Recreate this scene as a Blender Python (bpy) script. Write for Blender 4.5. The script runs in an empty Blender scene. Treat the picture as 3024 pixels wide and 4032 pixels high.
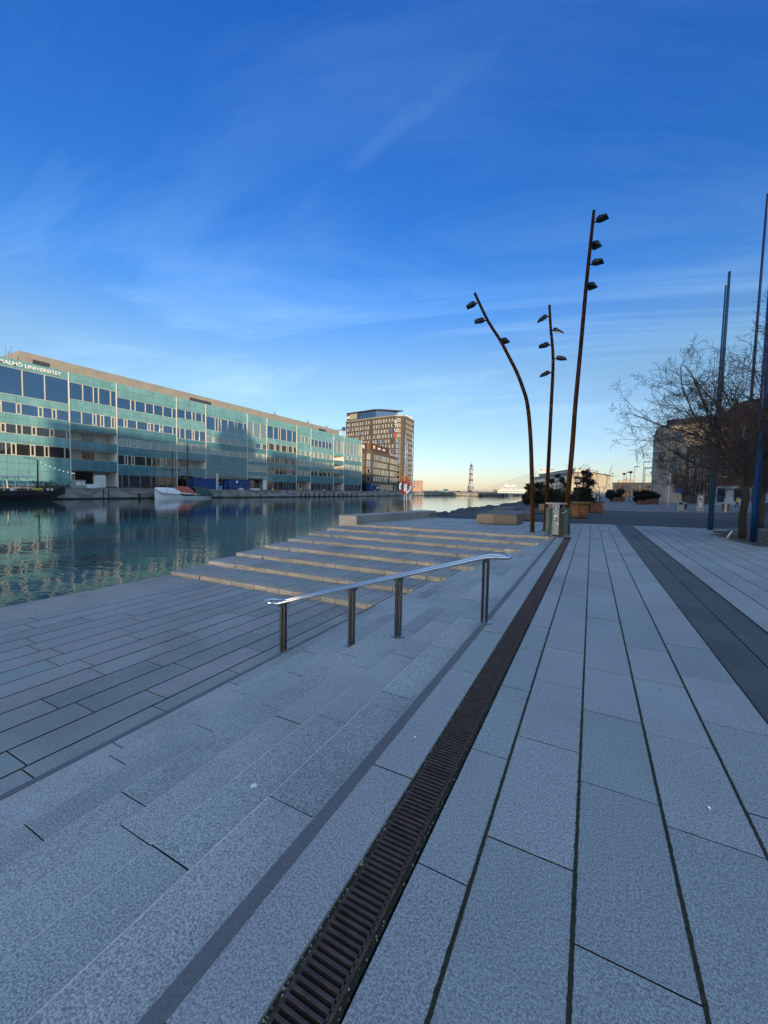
import bpy, bmesh, math, random
from mathutils import Vector, Matrix
R = random.Random(7)
scene = bpy.context.scene
col = scene.collection
rad = math.radians
ZW = -1.25            # water level
EYE = 1.65

# ------------------------------------------------------------------ mesh builder
class MB:
    def __init__(s): s.v = []; s.f = []; s.m = []; s.smooth = False
    def face(s, pts, mi=0):
        n = len(s.v); s.v.extend([tuple(p) for p in pts]); s.f.append(tuple(range(n, n+len(pts)))); s.m.append(mi)
    def hexa(s, c, mi=0):            # 8 corners: bottom 4 ccw, top 4 ccw
        n = len(s.v); s.v.extend([tuple(p) for p in c])
        for q in ((3,2,1,0),(4,5,6,7),(0,1,5,4),(1,2,6,5),(2,3,7,6),(3,0,4,7)):
            s.f.append(tuple(n+i for i in q)); s.m.append(mi)
    def box(s, x0, x1, y0, y1, z0, z1, mi=0):
        s.hexa([(x0,y0,z0),(x1,y0,z0),(x1,y1,z0),(x0,y1,z0),(x0,y0,z1),(x1,y0,z1),(x1,y1,z1),(x0,y1,z1)], mi)
    def slab(s, x0, x1, y0, y1, z0, z1, c=.004, mi=0, side=(0,0)):   # box with chamfered top edge, open below
        n = len(s.v)
        s.v.extend([(x0,y0,z0),(x1,y0,z0),(x1,y1,z0),(x0,y1,z0),
                    (x0,y0,z1-c),(x1,y0,z1-c),(x1,y1,z1-c),(x0,y1,z1-c),
                    (x0+c,y0+c,z1),(x1-c,y0+c,z1),(x1-c,y1-c,z1),(x0+c,y1-c,z1)])
        s.f.append((n+8,n+9,n+10,n+11)); s.m.append(mi)
        for i in range(4):
            j = (i+1) % 4
            s.f.append((n+i,n+j,n+4+j,n+4+i)); s.m.append(side[i % 2] or mi)
            s.f.append((n+4+i,n+4+j,n+8+j,n+8+i)); s.m.append(mi)
    def prism(s, poly, z0, z1, mi=0):
        n = len(s.v); k = len(poly)
        s.v.extend([(x,y,z0) for x,y in poly]); s.v.extend([(x,y,z1) for x,y in poly])
        s.f.append(tuple(n+k+i for i in range(k))); s.m.append(mi)
        s.f.append(tuple(n+i for i in reversed(range(k)))); s.m.append(mi)
        for i in range(k):
            j = (i+1) % k; s.f.append((n+i,n+j,n+k+j,n+k+i)); s.m.append(mi)
    def tube(s, pts, rr, n=8, mi=0, caps=True, closed=False):
        pts = [Vector(p) for p in pts]; K = len(pts)
        if not isinstance(rr, (list, tuple)): rr = [rr]*K
        base = len(s.v); up = None
        for i, p in enumerate(pts):
            if closed: d = pts[(i+1) % K]-pts[i-1]
            else: d = pts[min(i+1,K-1)]-pts[max(i-1,0)]
            if d.length < 1e-9: d = Vector((0,0,1))
            d.normalize()
            if up is None:
                up = Vector((0,0,1)) if abs(d.z) < .9 else Vector((1,0,0))
            a = d.cross(up)
            if a.length < 1e-4: a = d.cross(Vector((0,1,0)))
            a.normalize(); b = a.cross(d); b.normalize(); up = b
            for k in range(n):
                t = 2*math.pi*k/n
                s.v.append(tuple(p+(a*math.cos(t)+b*math.sin(t))*rr[i]))
        for i in range(K if closed else K-1):
            i2 = (i+1) % K
            for k in range(n):
                k2 = (k+1) % n
                s.f.append((base+i*n+k, base+i2*n+k, base+i2*n+k2, base+i*n+k2)); s.m.append(mi)
        if caps and not closed:
            s.f.append(tuple(base+k for k in range(n))); s.m.append(mi)
            s.f.append(tuple(base+(K-1)*n+k for k in reversed(range(n)))); s.m.append(mi)
    def lathe(s, prof, c=(0,0,0), n=20, mis=None):
        base = len(s.v)
        for r, z in prof:
            for k in range(n):
                t = 2*math.pi*k/n
                s.v.append((c[0]+r*math.cos(t), c[1]+r*math.sin(t), c[2]+z))
        for i in range(len(prof)-1):
            for k in range(n):
                k2 = (k+1) % n
                s.f.append((base+i*n+k, base+i*n+k2, base+(i+1)*n+k2, base+(i+1)*n+k)); s.m.append(mis[i] if mis else 0)
        s.f.append(tuple(base+k for k in reversed(range(n)))); s.m.append(mis[0] if mis else 0)
        t = (len(prof)-1)*n
        s.f.append(tuple(base+t+k for k in range(n))); s.m.append(mis[-1] if mis else 0)
    def xf(s, M, start=0):
        for i in range(start, len(s.v)): s.v[i] = tuple(M @ Vector(s.v[i]))
    def build(s, name, mats, parent=None, smooth=False):
        me = bpy.data.meshes.new(name); me.from_pydata(s.v, [], s.f)
        if not isinstance(mats, (list, tuple)): mats = [mats]
        for m in mats: me.materials.append(m)
        if len(mats) > 1: me.polygons.foreach_set('material_index', s.m)
        if smooth: me.polygons.foreach_set('use_smooth', [True]*len(me.polygons))
        me.update()
        o = bpy.data.objects.new(name, me); col.objects.link(o)
        if parent is not None: o.parent = parent
        return o

def thing(name, label, cat, loc=(0,0,0), rz=0, group=None):
    o = bpy.data.objects.new(name, None); col.objects.link(o); o.empty_display_size = .2
    o.location = loc; o.rotation_euler = (0,0,rz)
    o['label'] = label; o['category'] = cat
    if group: o['group'] = group
    return o
def tag(o, label, cat, group=None):
    o['label'] = label; o['category'] = cat
    if group: o['group'] = group
    return o
def struct(o): o['kind'] = 'structure'; return o
def stuff(o): o['kind'] = 'stuff'; return o
def dup(root, loc, rz, label, group=None):
    r = root.copy(); col.objects.link(r); r.location = loc; r.rotation_euler = (0,0,rz); r['label'] = label
    if group: r['group'] = group
    for ch in list(root.children):
        c = ch.copy(); col.objects.link(c); c.parent = r
        for g in list(ch.children):
            d = g.copy(); col.objects.link(d); d.parent = c
    return r

# ------------------------------------------------------------------ materials
def newmat(name):
    m = bpy.data.materials.new(name); m.use_nodes = True
    nt = m.node_tree; b = nt.nodes['Principled BSDF']
    return m, nt, b
def N(nt, t, **k):
    n = nt.nodes.new(t)
    for a, v in k.items(): setattr(n, a, v)
    return n
def L(nt, a, b): nt.links.new(a, b)
def ramp(nt, fac, stops):
    r = N(nt, 'ShaderNodeValToRGB'); e = r.color_ramp.elements
    while len(e) < len(stops): e.new(.5)
    for i, (p, c) in enumerate(stops):
        e[i].position = p; e[i].color = (c[0], c[1], c[2], 1) if hasattr(c, '__len__') else (c, c, c, 1)
    L(nt, fac, r.inputs[0]); return r.outputs[0]
def mixc(nt, fac, a, b, mode='MIX'):
    m = N(nt, 'ShaderNodeMix', data_type='RGBA', blend_type=mode)
    for sock, v in ((0, fac), (6, a), (7, b)):
        if hasattr(v, 'is_linked'): L(nt, v, m.inputs[sock])
        elif hasattr(v, '__len__'): m.inputs[sock].default_value = (v[0], v[1], v[2], 1)
        else: m.inputs[sock].default_value = v
    return m.outputs[2]
def noise(nt, scale, detail=4, rough=.55, vec=None, dist=0):
    n = N(nt, 'ShaderNodeTexNoise'); n.inputs['Scale'].default_value = scale
    n.inputs['Detail'].default_value = detail; n.inputs['Roughness'].default_value = rough
    n.inputs['Distortion'].default_value = dist
    if vec is not None: L(nt, vec, n.inputs['Vector'])
    return n.outputs['Fac']
def coords(nt, scale=(1,1,1), rot=(0,0,0), world=False):
    if world: src = N(nt, 'ShaderNodeNewGeometry').outputs['Position']
    else: src = N(nt, 'ShaderNodeTexCoord').outputs['Object']
    mp = N(nt, 'ShaderNodeMapping'); mp.inputs['Scale'].default_value = scale; mp.inputs['Rotation'].default_value = rot
    L(nt, src, mp.inputs['Vector']); return mp.outputs[0]
def bump(nt, b, h, strength=.3, dist=.01):
    n = N(nt, 'ShaderNodeBump'); n.inputs['Strength'].default_value = strength; n.inputs['Distance'].default_value = dist
    L(nt, h, n.inputs['Height']); L(nt, n.outputs[0], b.inputs['Normal'])

def plain(name, c, rough=.6, metal=0, var=.15, scale=3, spec=.5, bumpy=0):
    m, nt, b = newmat(name)
    v = coords(nt)
    f = noise(nt, scale, 5, .6, v)
    lo = [x*(1-var) for x in c]; hi = [min(1, x*(1+var)) for x in c]
    L(nt, ramp(nt, f, [(.3, lo), (.7, hi)]), b.inputs['Base Color'])
    b.inputs['Roughness'].default_value = rough; b.inputs['Metallic'].default_value = metal
    b.inputs['Specular IOR Level'].default_value = spec
    if bumpy: bump(nt, b, noise(nt, scale*8, 4, .6, v), bumpy, .01)
    return m

def granite(name, c, island=.18, hue=.06, speck=.5, stain=.35, fine=230, rough=.75):
    m, nt, b = newmat(name)
    v = coords(nt)
    g = N(nt, 'ShaderNodeNewGeometry')
    f1 = noise(nt, fine, 2, .7, v)
    f2 = noise(nt, fine*.45, 3, .6, v)
    spk = N(nt, 'ShaderNodeMath', operation='ADD'); L(nt, f1, spk.inputs[0]); L(nt, f2, spk.inputs[1])
    spk2 = N(nt, 'ShaderNodeMath', operation='MULTIPLY'); L(nt, spk.outputs[0], spk2.inputs[0]); spk2.inputs[1].default_value = .5
    lo = [x*(1-speck) for x in c]; hi = [min(1, x*(1+speck)) for x in c]
    colr = ramp(nt, spk2.outputs[0], [(.40, lo), (.5, c), (.60, hi)])
    # each stone has its own tone
    isl = ramp(nt, g.outputs['Random Per Island'], [(0, (1-island, 1-island*.95, 1-island*.9)), (.35, (1-hue, 1+hue*.25, 1)), (.65, (1+hue, 1-hue*.35, 1+hue*.1)), (1, (1+island*.6, 1+island*.6, 1+island*.6))])
    colr = mixc(nt, 1, colr, isl, 'MULTIPLY')
    st = noise(nt, .7, 5, .55, v, .3)
    dk = ramp(nt, st, [(.32, 1-stain*.6), (.52, 1.0), (.72, 1+stain*.25)])
    colr = mixc(nt, 1, colr, dk, 'MULTIPLY')
    spots = noise(nt, 3.1, 3, .6, v, .5)
    sp = ramp(nt, spots, [(.70, 1.0), (.78, 1-stain)])
    colr = mixc(nt, 1, colr, sp, 'MULTIPLY')
    gum = N(nt, 'ShaderNodeTexVoronoi'); gum.inputs['Scale'].default_value = 2.3; L(nt, v, gum.inputs['Vector'])
    gm = ramp(nt, gum.outputs['Distance'], [(.022, .55), (.034, 1.0)])
    colr = mixc(nt, 1, colr, gm, 'MULTIPLY')
    L(nt, colr, b.inputs['Base Color'])
    b.inputs['Roughness'].default_value = rough; b.inputs['Specular IOR Level'].default_value = .35
    bump(nt, b, spk2.outputs[0], .35, .004)
    return m

M = {}
M['granite'] = granite('granite_grey', (.325,.338,.328), island=.12, hue=.04, stain=.22, speck=.5)
M['granite_stair'] = granite('granite_stair', (.37,.382,.36), island=.20, hue=.022, stain=.35, speck=.6)
M['granite_deck'] = granite('granite_deck', (.30,.302,.283), island=.16, hue=.06, stain=.3, speck=.3)
M['granite_riser'] = granite('granite_block', (.345,.305,.25), island=.12, hue=.03, stain=.3, speck=.3)
M['granite_lip'] = granite('highlight_granite_lip', (.50,.51,.49), island=.1, hue=.02, stain=.2, speck=.35)  # lighter, so the edge highlight is in the colour
M['granite_dark'] = granite('granite_dark_inlay', (.145,.148,.15), island=.05, hue=.02, speck=.2, stain=.2)
M['paver_dark'] = granite('dark_paver', (.098,.106,.102), island=.12, hue=.03, speck=.3, stain=.3)
M['concrete'] = granite('concrete_edge', (.33,.31,.28), island=.08, hue=.02, speck=.25, stain=.45, fine=90, rough=.85)
M['joint'] = plain('joint_soil', (.012,.012,.010), .95, var=.4, scale=40)
M['moss'] = plain('moss_and_gravel', (.026,.030,.016), .95, var=.6, scale=60, bumpy=.6)
M['rust_dark'] = plain('rusty_iron', (.062,.041,.034), .75, var=.45, scale=14, bumpy=.2)
M['rust_edge'] = plain('rust_frame', (.075,.042,.024), .8, var=.5, scale=20)
M['corten'] = plain('corten_pole', (.050,.023,.013), .95, var=.35, scale=5, spec=.0)
M['corten_planter'] = plain('corten_planter', (.20,.080,.032), .75, var=.45, scale=3.5, bumpy=.2)
M['corten_old'] = plain('corten_planter_brown', (.12,.05,.03), .75, var=.4, scale=3)
M['steel'] = plain('polished_steel', (.62,.63,.65), .12, 1, var=.05)
M['steel_dark'] = plain('post_steel', (.10,.10,.105), .42, 1, var=.2, scale=9)
M['steel_plate'] = plain('foot_steel', (.42,.42,.42), .4, 1, var=.15, scale=12)
M['galv'] = plain('galvanised_steel', (.30,.32,.33), .5, .6, var=.18, scale=14)
M['bin_green'] = plain('dark_green_steel', (.018,.055,.055), .45, 0, var=.15, scale=6)
M['black'] = plain('black_paint', (.010,.011,.012), .5, var=.2)
M['lamp_body'] = plain('lamp_housing', (.012,.018,.020), .6, var=.2)
M['glass_lamp'] = plain('lamp_glass', (.03,.05,.06), .08, var=.1)
M['blue_paint'] = plain('blue_paint', (.006,.036,.14), .35, var=.15, scale=2)
M['teal_paint'] = plain('petrol_paint', (.008,.050,.105), .35, var=.15, scale=2)
M['navy_paint'] = plain('navy_paint', (.008,.02,.07), .4, var=.15, scale=2)
M['bark'] = plain('bark', (.045,.033,.026), .9, var=.4, scale=9, bumpy=.3)
M['twig'] = plain('twig_bark', (.034,.029,.028), .9, var=.35, scale=5)
M['trunk_dark'] = plain('dark_trunk', (.012,.011,.011), .9, var=.3, scale=9)
M['white'] = plain('white_paint', (.75,.75,.74), .5, var=.06)
M['cream'] = plain('cream_render', (.72,.68,.60), .75, var=.06, scale=.5)
M['red'] = plain('red_paint', (.50,.02,.025), .45, var=.1)
M['orange'] = plain('orange_box', (.55,.14,.02), .5, var=.2, scale=8)
M['yellow'] = plain('yellow_paint', (.62,.50,.10), .5, var=.15)
M['yellow_cloth'] = plain('yellow_cloth', (.75,.55,.01), .8, var=.1)
M['cloth_dark'] = plain('dark_cloth', (.012,.014,.02), .85, var=.2)
M['skin'] = plain('skin', (.45,.27,.2), .6, var=.05)
M['beige'] = plain('beige_roof_cladding', (.36,.32,.26), .6, .2, var=.12, scale=.6)
M['blue_steel'] = plain('blue_container', (.012,.045,.19), .5, var=.2, scale=.8)
M['rope'] = plain('rigging', (.10,.09,.08), .9)
M['hull_black'] = plain('black_hull', (.012,.013,.015), .55, var=.5, scale=1.2)
M['wood_dark'] = plain('weathered_boat_wood', (.07,.045,.03), .8, var=.4, scale=2)
M['mast'] = plain('mast_wood', (.06,.04,.03), .7, var=.2)
M['tarp_white'] = plain('white_tarp', (.72,.73,.75), .6, var=.07, scale=2, bumpy=.3)
M['tarp_red'] = plain('red_tarp', (.38,.10,.065), .75, var=.2, scale=2, bumpy=.3)
M['tarp_green'] = plain('green_tarp', (.035,.07,.055), .8, var=.3, scale=2, bumpy=.3)
M['sack'] = plain('white_sacks', (.68,.68,.68), .7, var=.12, scale=2)
M['crate'] = plain('grey_crate', (.25,.27,.29), .7, var=.2, scale=2)
M['pine'] = plain('pine_needles', (.013,.020,.010), .8, var=.5, scale=3)
M['pine2'] = plain('dark_needles', (.010,.016,.010), .8, var=.5, scale=3)
M['dry_grass'] = plain('dry_grass', (.24,.20,.085), .85, var=.4, scale=6)
M['dry_grass2'] = plain('sedge', (.10,.10,.04), .85, var=.4, scale=6)
M['stone'] = plain('shore_stone', (.055,.055,.058), .9, var=.4, scale=2.5, bumpy=.4)
M['soil'] = plain('soil', (.038,.031,.025), .95, var=.5, scale=9, bumpy=.5)
M['leaf_dead'] = plain('dead_leaf', (.17,.12,.07), .9, var=.5, scale=9)
M['leaf_pale'] = plain('pale_leaf', (.36,.33,.26), .9, var=.4, scale=9)
M['paper'] = plain('paper', (.75,.77,.8), .7, var=.1)

def wood(name, c):
    m, nt, b = newmat(name)
    v = coords(nt, (1.2,1.2,16))
    f = noise(nt, 2.2, 6, .6, v, .3)
    w = N(nt, 'ShaderNodeTexWave', wave_type='BANDS', bands_direction='Z'); w.inputs['Scale'].default_value = 3.3
    L(nt, coords(nt), w.inputs['Vector'])
    lo = [x*.62 for x in c]; hi = [x*1.25 for x in c]
    cc = ramp(nt, f, [(.3, lo), (.55, c), (.75, hi)])
    ln = ramp(nt, w.outputs['Fac'], [(.0, .35), (.06, 1)])
    L(nt, mixc(nt, 1, cc, ln, 'MULTIPLY'), b.inputs['Base Color']); b.inputs['Roughness'].default_value = .8
    bump(nt, b, f, .4, .01); return m
M['wood'] = wood('weathered_timber', (.21,.17,.125))
M['wood_grey'] = wood('grey_timber', (.15,.14,.13))

def asphalt():
    m, nt, b = newmat('asphalt')
    v = coords(nt, world=True)
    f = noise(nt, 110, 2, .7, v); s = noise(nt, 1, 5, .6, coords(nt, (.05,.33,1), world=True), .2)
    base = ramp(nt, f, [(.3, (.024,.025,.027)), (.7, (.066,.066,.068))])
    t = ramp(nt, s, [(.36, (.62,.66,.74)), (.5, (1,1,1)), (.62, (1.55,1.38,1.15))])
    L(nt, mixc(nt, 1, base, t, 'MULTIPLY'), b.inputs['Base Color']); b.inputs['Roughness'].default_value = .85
    bump(nt, b, f, .4, .006); return m
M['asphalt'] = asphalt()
def promenade():
    m, nt, b = newmat('promenade_paving')
    br = N(nt, 'ShaderNodeTexBrick'); br.inputs['Scale'].default_value = 1; br.inputs['Brick Width'].default_value = .8; br.inputs['Row Height'].default_value = .4
    br.inputs['Mortar Size'].default_value = .012
    for i, c in ((1, (.17,.15,.15)), (2, (.13,.125,.13)), (3, (.05,.05,.05))): br.inputs[i].default_value = (*c, 1)
    L(nt, coords(nt, world=True), br.inputs['Vector'])
    s = noise(nt, 1, 5, .6, coords(nt, (.06,.3,1), world=True))
    L(nt, mixc(nt, 1, br.outputs[0], ramp(nt, s, [(.35, .65), (.65, 1.4)]), 'MULTIPLY'), b.inputs['Base Color']); b.inputs['Roughness'].default_value = .85
    return m
M['promenade'] = promenade()

def water():
    m, nt, b = newmat('harbour_water')
    b.inputs['Base Color'].default_value = (.011,.052,.060,1); b.inputs['Roughness'].default_value = .02; b.inputs['IOR'].default_value = 1.33
    w1 = noise(nt, 1, 3, .5, coords(nt, (.55,1.5,1), (0,0,rad(28)), world=True), .3)
    w2 = noise(nt, 1, 3, .55, coords(nt, (2.2,5.0,1), (0,0,rad(20)), world=True), .2)
    w3 = noise(nt, 1, 2, .5, coords(nt, (.09,.22,1), (0,0,rad(35)), world=True))
    a = N(nt, 'ShaderNodeMath', operation='MULTIPLY_ADD'); L(nt, w2, a.inputs[0]); a.inputs[1].default_value = .16; L(nt, w1, a.inputs[2])
    c = N(nt, 'ShaderNodeMath', operation='MULTIPLY_ADD'); L(nt, w3, c.inputs[0]); c.inputs[1].default_value = 1.2; L(nt, a.outputs[0], c.inputs[2])
    bump(nt, b, c.outputs[0], .22, .06)
    return m
M['water'] = water()

def panel(name, c1, c2, w, h, joint=(.02,.05,.055), rough=.16, coat=.4, off=(0,0,0)):
    m, nt, b = newmat(name)
    src = N(nt, 'ShaderNodeNewGeometry').outputs['Position']
    sp = N(nt, 'ShaderNodeSeparateXYZ'); L(nt, src, sp.inputs[0])
    cb = N(nt, 'ShaderNodeCombineXYZ')
    ad = N(nt, 'ShaderNodeMath', operation='ADD'); L(nt, sp.outputs[0], ad.inputs[0]); L(nt, sp.outputs[1], ad.inputs[1])
    L(nt, ad.outputs[0], cb.inputs[0]); L(nt, sp.outputs[2], cb.inputs[1])
    br = N(nt, 'ShaderNodeTexBrick', offset=0.0, offset_frequency=1)
    br.inputs['Scale'].default_value = 1; br.inputs['Brick Width'].default_value = w; br.inputs['Row Height'].default_value = h
    br.inputs['Mortar Size'].default_value = .018; br.inputs['Bias'].default_value = 0
    for i, c in ((1, c1), (2, c2), (3, joint)): br.inputs[i].default_value = (*c, 1)
    L(nt, cb.outputs[0], br.inputs['Vector'])
    f = noise(nt, .35, 4, .6, src)
    L(nt, mixc(nt, 1, br.outputs[0], ramp(nt, f, [(.35, .86), (.65, 1.12)]), 'MULTIPLY'), b.inputs['Base Color'])
    b.inputs['Roughness'].default_value = rough; b.inputs['Coat Weight'].default_value = coat; b.inputs['Coat Roughness'].default_value = .05
    bump(nt, b, noise(nt, .5, 2, .5, coords(nt, (1,.6,2.2), world=True)), .10, .25)
    return m
M['teal'] = panel('teal_glass_panels_lit', (.15,.325,.325), (.18,.365,.36), 1.62, 1.35)  # upper rows, sunlit tone put into the colour
M['teal_shaded'] = panel('teal_glass_panels_shaded', (.062,.18,.21), (.078,.205,.235), 1.62, 1.35)  # same panels lower down, shade put into the colour
M['reflector_front'] = plain('reflector_metal', (.95,.95,.95), .28, 1, var=.03)  # for the added block that bounces sun onto the steps

def glass(name, c, ior=1.9, rough=.02, wob=.05, metal=0):
    m, nt, b = newmat(name)
    b.inputs['Base Color'].default_value = (*c, 1); b.inputs['Roughness'].default_value = rough; b.inputs['IOR'].default_value = ior; b.inputs['Metallic'].default_value = metal
    bump(nt, b, noise(nt, .7, 2, .5, coords(nt, world=True)), wob, .25)
    return m
M['win'] = glass('window_glass', (.19,.26,.335), metal=1, rough=.03)
M['win_pale'] = glass('fritted_glass', (.16,.24,.25), 2.0, .08)
M['win_dark'] = glass('dark_window', (.02,.024,.03), 1.9)
M['win_warm'] = glass('blind_glint_window', (.26,.24,.21), 1.6, .1)  # blinds, and the painted glints on the hotel corner

def brick(name, c1, c2, w=.25, h=.08):
    m = panel(name, c1, c2, w, h, tuple(x*.6 for x in c1), .85, 0); return m
M['brick_brown'] = brick('brown_brick', (.115,.088,.066), (.15,.115,.085))
M['brick_red'] = brick('red_brick', (.16,.06,.045), (.20,.075,.055))
M['sand_render'] = plain('sand_render', (.50,.40,.29), .85, var=.08, scale=.4)
M['grey_render'] = plain('grey_render', (.34,.36,.39), .85, var=.1, scale=.5)
M['rust_clad'] = plain('rust_cladding', (.10,.028,.018), .6, var=.15, scale=.6)
M['pink_render'] = plain('pink_render', (.46,.25,.18), .85, var=.08, scale=.4)
M['roof_brown'] = plain('brown_roof_tile', (.07,.035,.028), .8, var=.2, scale=1)
M['slate'] = plain('roof_slate', (.05,.05,.055), .7, var=.2, scale=1)
M['win_frame'] = plain('cream_window_frame', (.62,.56,.44), .5, var=.05, scale=1)
M['land'] = plain('far_ground', (.10,.095,.085), .95, var=.3, scale=.05)
M['quay_ground'] = plain('quay_paving', (.20,.19,.18), .9, var=.2, scale=.4)
M['stone_tower'] = plain('lighthouse_stone', (.26,.25,.23), .85, var=.15, scale=1)
def quaywall():
    m, nt, b = newmat('stained_quay_concrete')
    f = noise(nt, 1, 6, .65, coords(nt, (1,.35,.9), world=True), .3)
    cc = ramp(nt, f, [(.32, (.10,.095,.085)), (.5, (.25,.24,.22)), (.68, (.40,.38,.35))])
    sp = N(nt, 'ShaderNodeSeparateXYZ'); L(nt, N(nt, 'ShaderNodeNewGeometry').outputs['Position'], sp.inputs[0])
    mr = N(nt, 'ShaderNodeMapRange'); L(nt, sp.outputs[2], mr.inputs[0]); mr.inputs[1].default_value = -1.25; mr.inputs[2].default_value = -.85
    tide = ramp(nt, mr.outputs[0], [(.55, (.10,.11,.08)), (.9, (1,1,1))])
    L(nt, mixc(nt, 1, cc, tide, 'MULTIPLY'), b.inputs['Base Color']); b.inputs['Roughness'].default_value = .9
    bump(nt, b, f, .5, .05); return m
M['quay_wall'] = quaywall()

# ------------------------------------------------------------------ paving
def strip(mb, x0, x1, y0, y1, z, lmin, lmax, gap=.012, th=.06, along='y', cj=.006, chamfer=.004, phase=None, side=(1,1)):
    y = y0 - (R.random()*lmax if phase is None else phase)
    while y < y1:
        l = R.uniform(lmin, lmax)
        a, b_ = max(y, y0), min(y+l, y1)
        if b_-a > .05:
            if along == 'y': mb.slab(x0+gap/2, x1-gap/2, a+cj/2, b_-cj/2, z-th, z+R.uniform(-.0012,.0012), chamfer, 0, side)
        y += l
def yend(x):   # where the granite ends and the asphalt begins
    pts = [(-12,22.6),(-8,23.6),(-4,24.1),(-1,24.4),(1.2,25.0),(5.2,25.66),(8.1,27.2),(14,31)]
    for (a,b_),(c,d) in zip(pts, pts[1:]):
        if x <= c: return b_+(d-b_)*(x-a)/(c-a)
    return 31

SX = [-1.18 - .4*k for k in range(8)]      # stair nosings, -1.18 ... -3.98
RZ = .11
YR = [7.25, 8.48, 9.62, 10.9, 12.25, 13.5, 14.87, 16.22]   # terrace risers
YS = -6.0                                   # stair and strips begin behind the camera
# upper paving strips right of the drain
edges = [-.625, -.385, .005, .395, .785, 1.21]
mb = MB()
ANCH = [1.72, 1.20, 1.51, 2.22, 1.70]
for a, b_, an in zip(edges, edges[1:], ANCH):
    strip(mb, a, b_, YS, yend(b_), 0, .82, .96, gap=.014, cj=.007, chamfer=.0015, phase=.88-((an-YS) % .88))
x = 1.975
while x < 13:
    w = .42 if x > 2 else .40
    strip(mb, x, x+w, YS, yend(x), 0, .7, 1.4, gap=.016); x += w
strip(mb, -1.18, -.846, YS, 16.51, 0, .95, 1.5, gap=.004, th=.11, cj=.009, chamfer=.002, side=(1,0))
# upper terrace beyond the steps
x = -9.75
while x < -.63:
    w = min(.41, -.62-x)
    strip(mb, x, x+w, 16.52, yend(x), 0, .9, 1.7, gap=.014); x += w
struct(mb.build('plaza_paving', [M['granite'], M['joint']]))
mb = MB()
for i in range(2): strip(mb, 1.21+.3825*i, 1.21+.3825*(i+1), YS, yend(1.5), -.004, .26, .34, gap=.012)
struct(mb.build('dark_paving_band', [M['paver_dark'], M['joint']]))

# stair parallel to the quay: long treads, each with a lighter lip, painted as the nosing's edge highlight
mb = MB()
for k in range(1, 8):
    z = -RZ*k; x1 = SX[k-1]+.03; x0 = SX[k]; y_end = YR[8-k]+.02
    y = YS-R.random()*1.4
    while y < y_end:
        l = R.uniform(1.15, 1.45); a, b_ = max(y, YS)+.0035, min(y+l, y_end)-.0035; y += l
        if b_-a < .1: continue
        dz = R.uniform(-.0015,.0015); n = len(mb.v); lip = .020; zt = z+dz
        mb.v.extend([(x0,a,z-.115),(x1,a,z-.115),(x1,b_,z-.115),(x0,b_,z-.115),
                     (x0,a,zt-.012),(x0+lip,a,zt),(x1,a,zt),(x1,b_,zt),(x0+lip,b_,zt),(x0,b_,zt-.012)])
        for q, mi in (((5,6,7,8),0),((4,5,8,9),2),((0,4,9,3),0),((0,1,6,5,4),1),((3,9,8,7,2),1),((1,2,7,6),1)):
            mb.f.append(tuple(n+i for i in q)); mb.m.append(mi)
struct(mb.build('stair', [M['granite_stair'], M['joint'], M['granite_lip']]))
mb = MB()
mb.box(-1.168, -1.098, YS, 16.2, -.02, .0035)
mb.box(SX[7]+.012, SX[7]+.075, YS, 7.24, -RZ*7-.02, -RZ*7+.0035)
struct(mb.build('step_marking', M['granite_dark']))

# lower deck
ZD = -RZ*8
mb = MB(); x = -9.4
n = 13; w = (SX[7]+9.4)/n
for i in range(n):
    strip(mb, -9.4+w*i, -9.4+w*(i+1), YS-6, 7.25, ZD, 1.0, 1.6, gap=.024, cj=.011, chamfer=.003)
struct(mb.build('lower_deck', [M['granite_deck'], M['joint']]))

# broad terrace steps: treads and nosing blocks
mt = MB(); mr_ = MB(); me_ = MB()
for j in range(8):
    z = ZD+RZ*(j+1); y0 = YR[j]; y1 = YR[j+1] if j < 7 else 16.52
    xr = SX[7-j]
    # nosing row of blocks
    x = -9.4 if j < 7 else -9.88
    while x < xr-.02:
        x2 = min(x+.405, xr)
        mr_.slab(x+.005, x2-.005, y0+R.uniform(0,.006), y0+.30, z-RZ-.02, z+R.uniform(-.001,.001), .006, 0, (0,1)); x = x2
    if j < 7:
        x = -9.4
        while x < xr-.02:
            x2 = min(x+.405, xr)
            strip(mt, x, x2, y0+.305, y1+.02, z, .9, 1.6, gap=.014, cj=.01, chamfer=.003); x = x2
    # concrete water edge, one piece per level
    ex = -10.6
    if j < 7: me_.slab(ex, -9.415, y0-.02, y1-.025, ZW-.5, z+.0, .012)
me_.slab(-10.6, -9.415, YS-6, YR[0]-.025, ZW-.5, ZD, .012)
struct(mt.build('terrace_steps', [M['granite_deck'], M['joint']]))
struct(mr_.build('step_blocks', [M['granite_riser'], M['joint']]))
struct(me_.build('quay_edge', M['concrete']))

# bedding under every paved level (seen only in the joints)
mb = MB()
mb.box(-.86, 14, YS-6, 31, -.6, -.05)
mb.box(-9.9, -.86, 16.3, 24.6, -.6, -.05)
for j in range(7): mb.box(-9.41, SX[7-j]-.005, YR[j]+.06, YR[j+1]+.06, -2.2, ZD+RZ*(j+1)-.05)
mb.box(-9.41, SX[7]-.005, YS-6, YR[0]+.06, -2.3, ZD-.05)
for k in range(1, 8): mb.box(SX[k]+.03, SX[k-1]-.0, YS-6, YR[8-k]+.05, -2.2, -RZ*k-.085)
mb.box(-1.15, -.86, YS-6, 16.3, -2.2, -.085)
struct(mb.build('bedding_ground', M['joint']))

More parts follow.
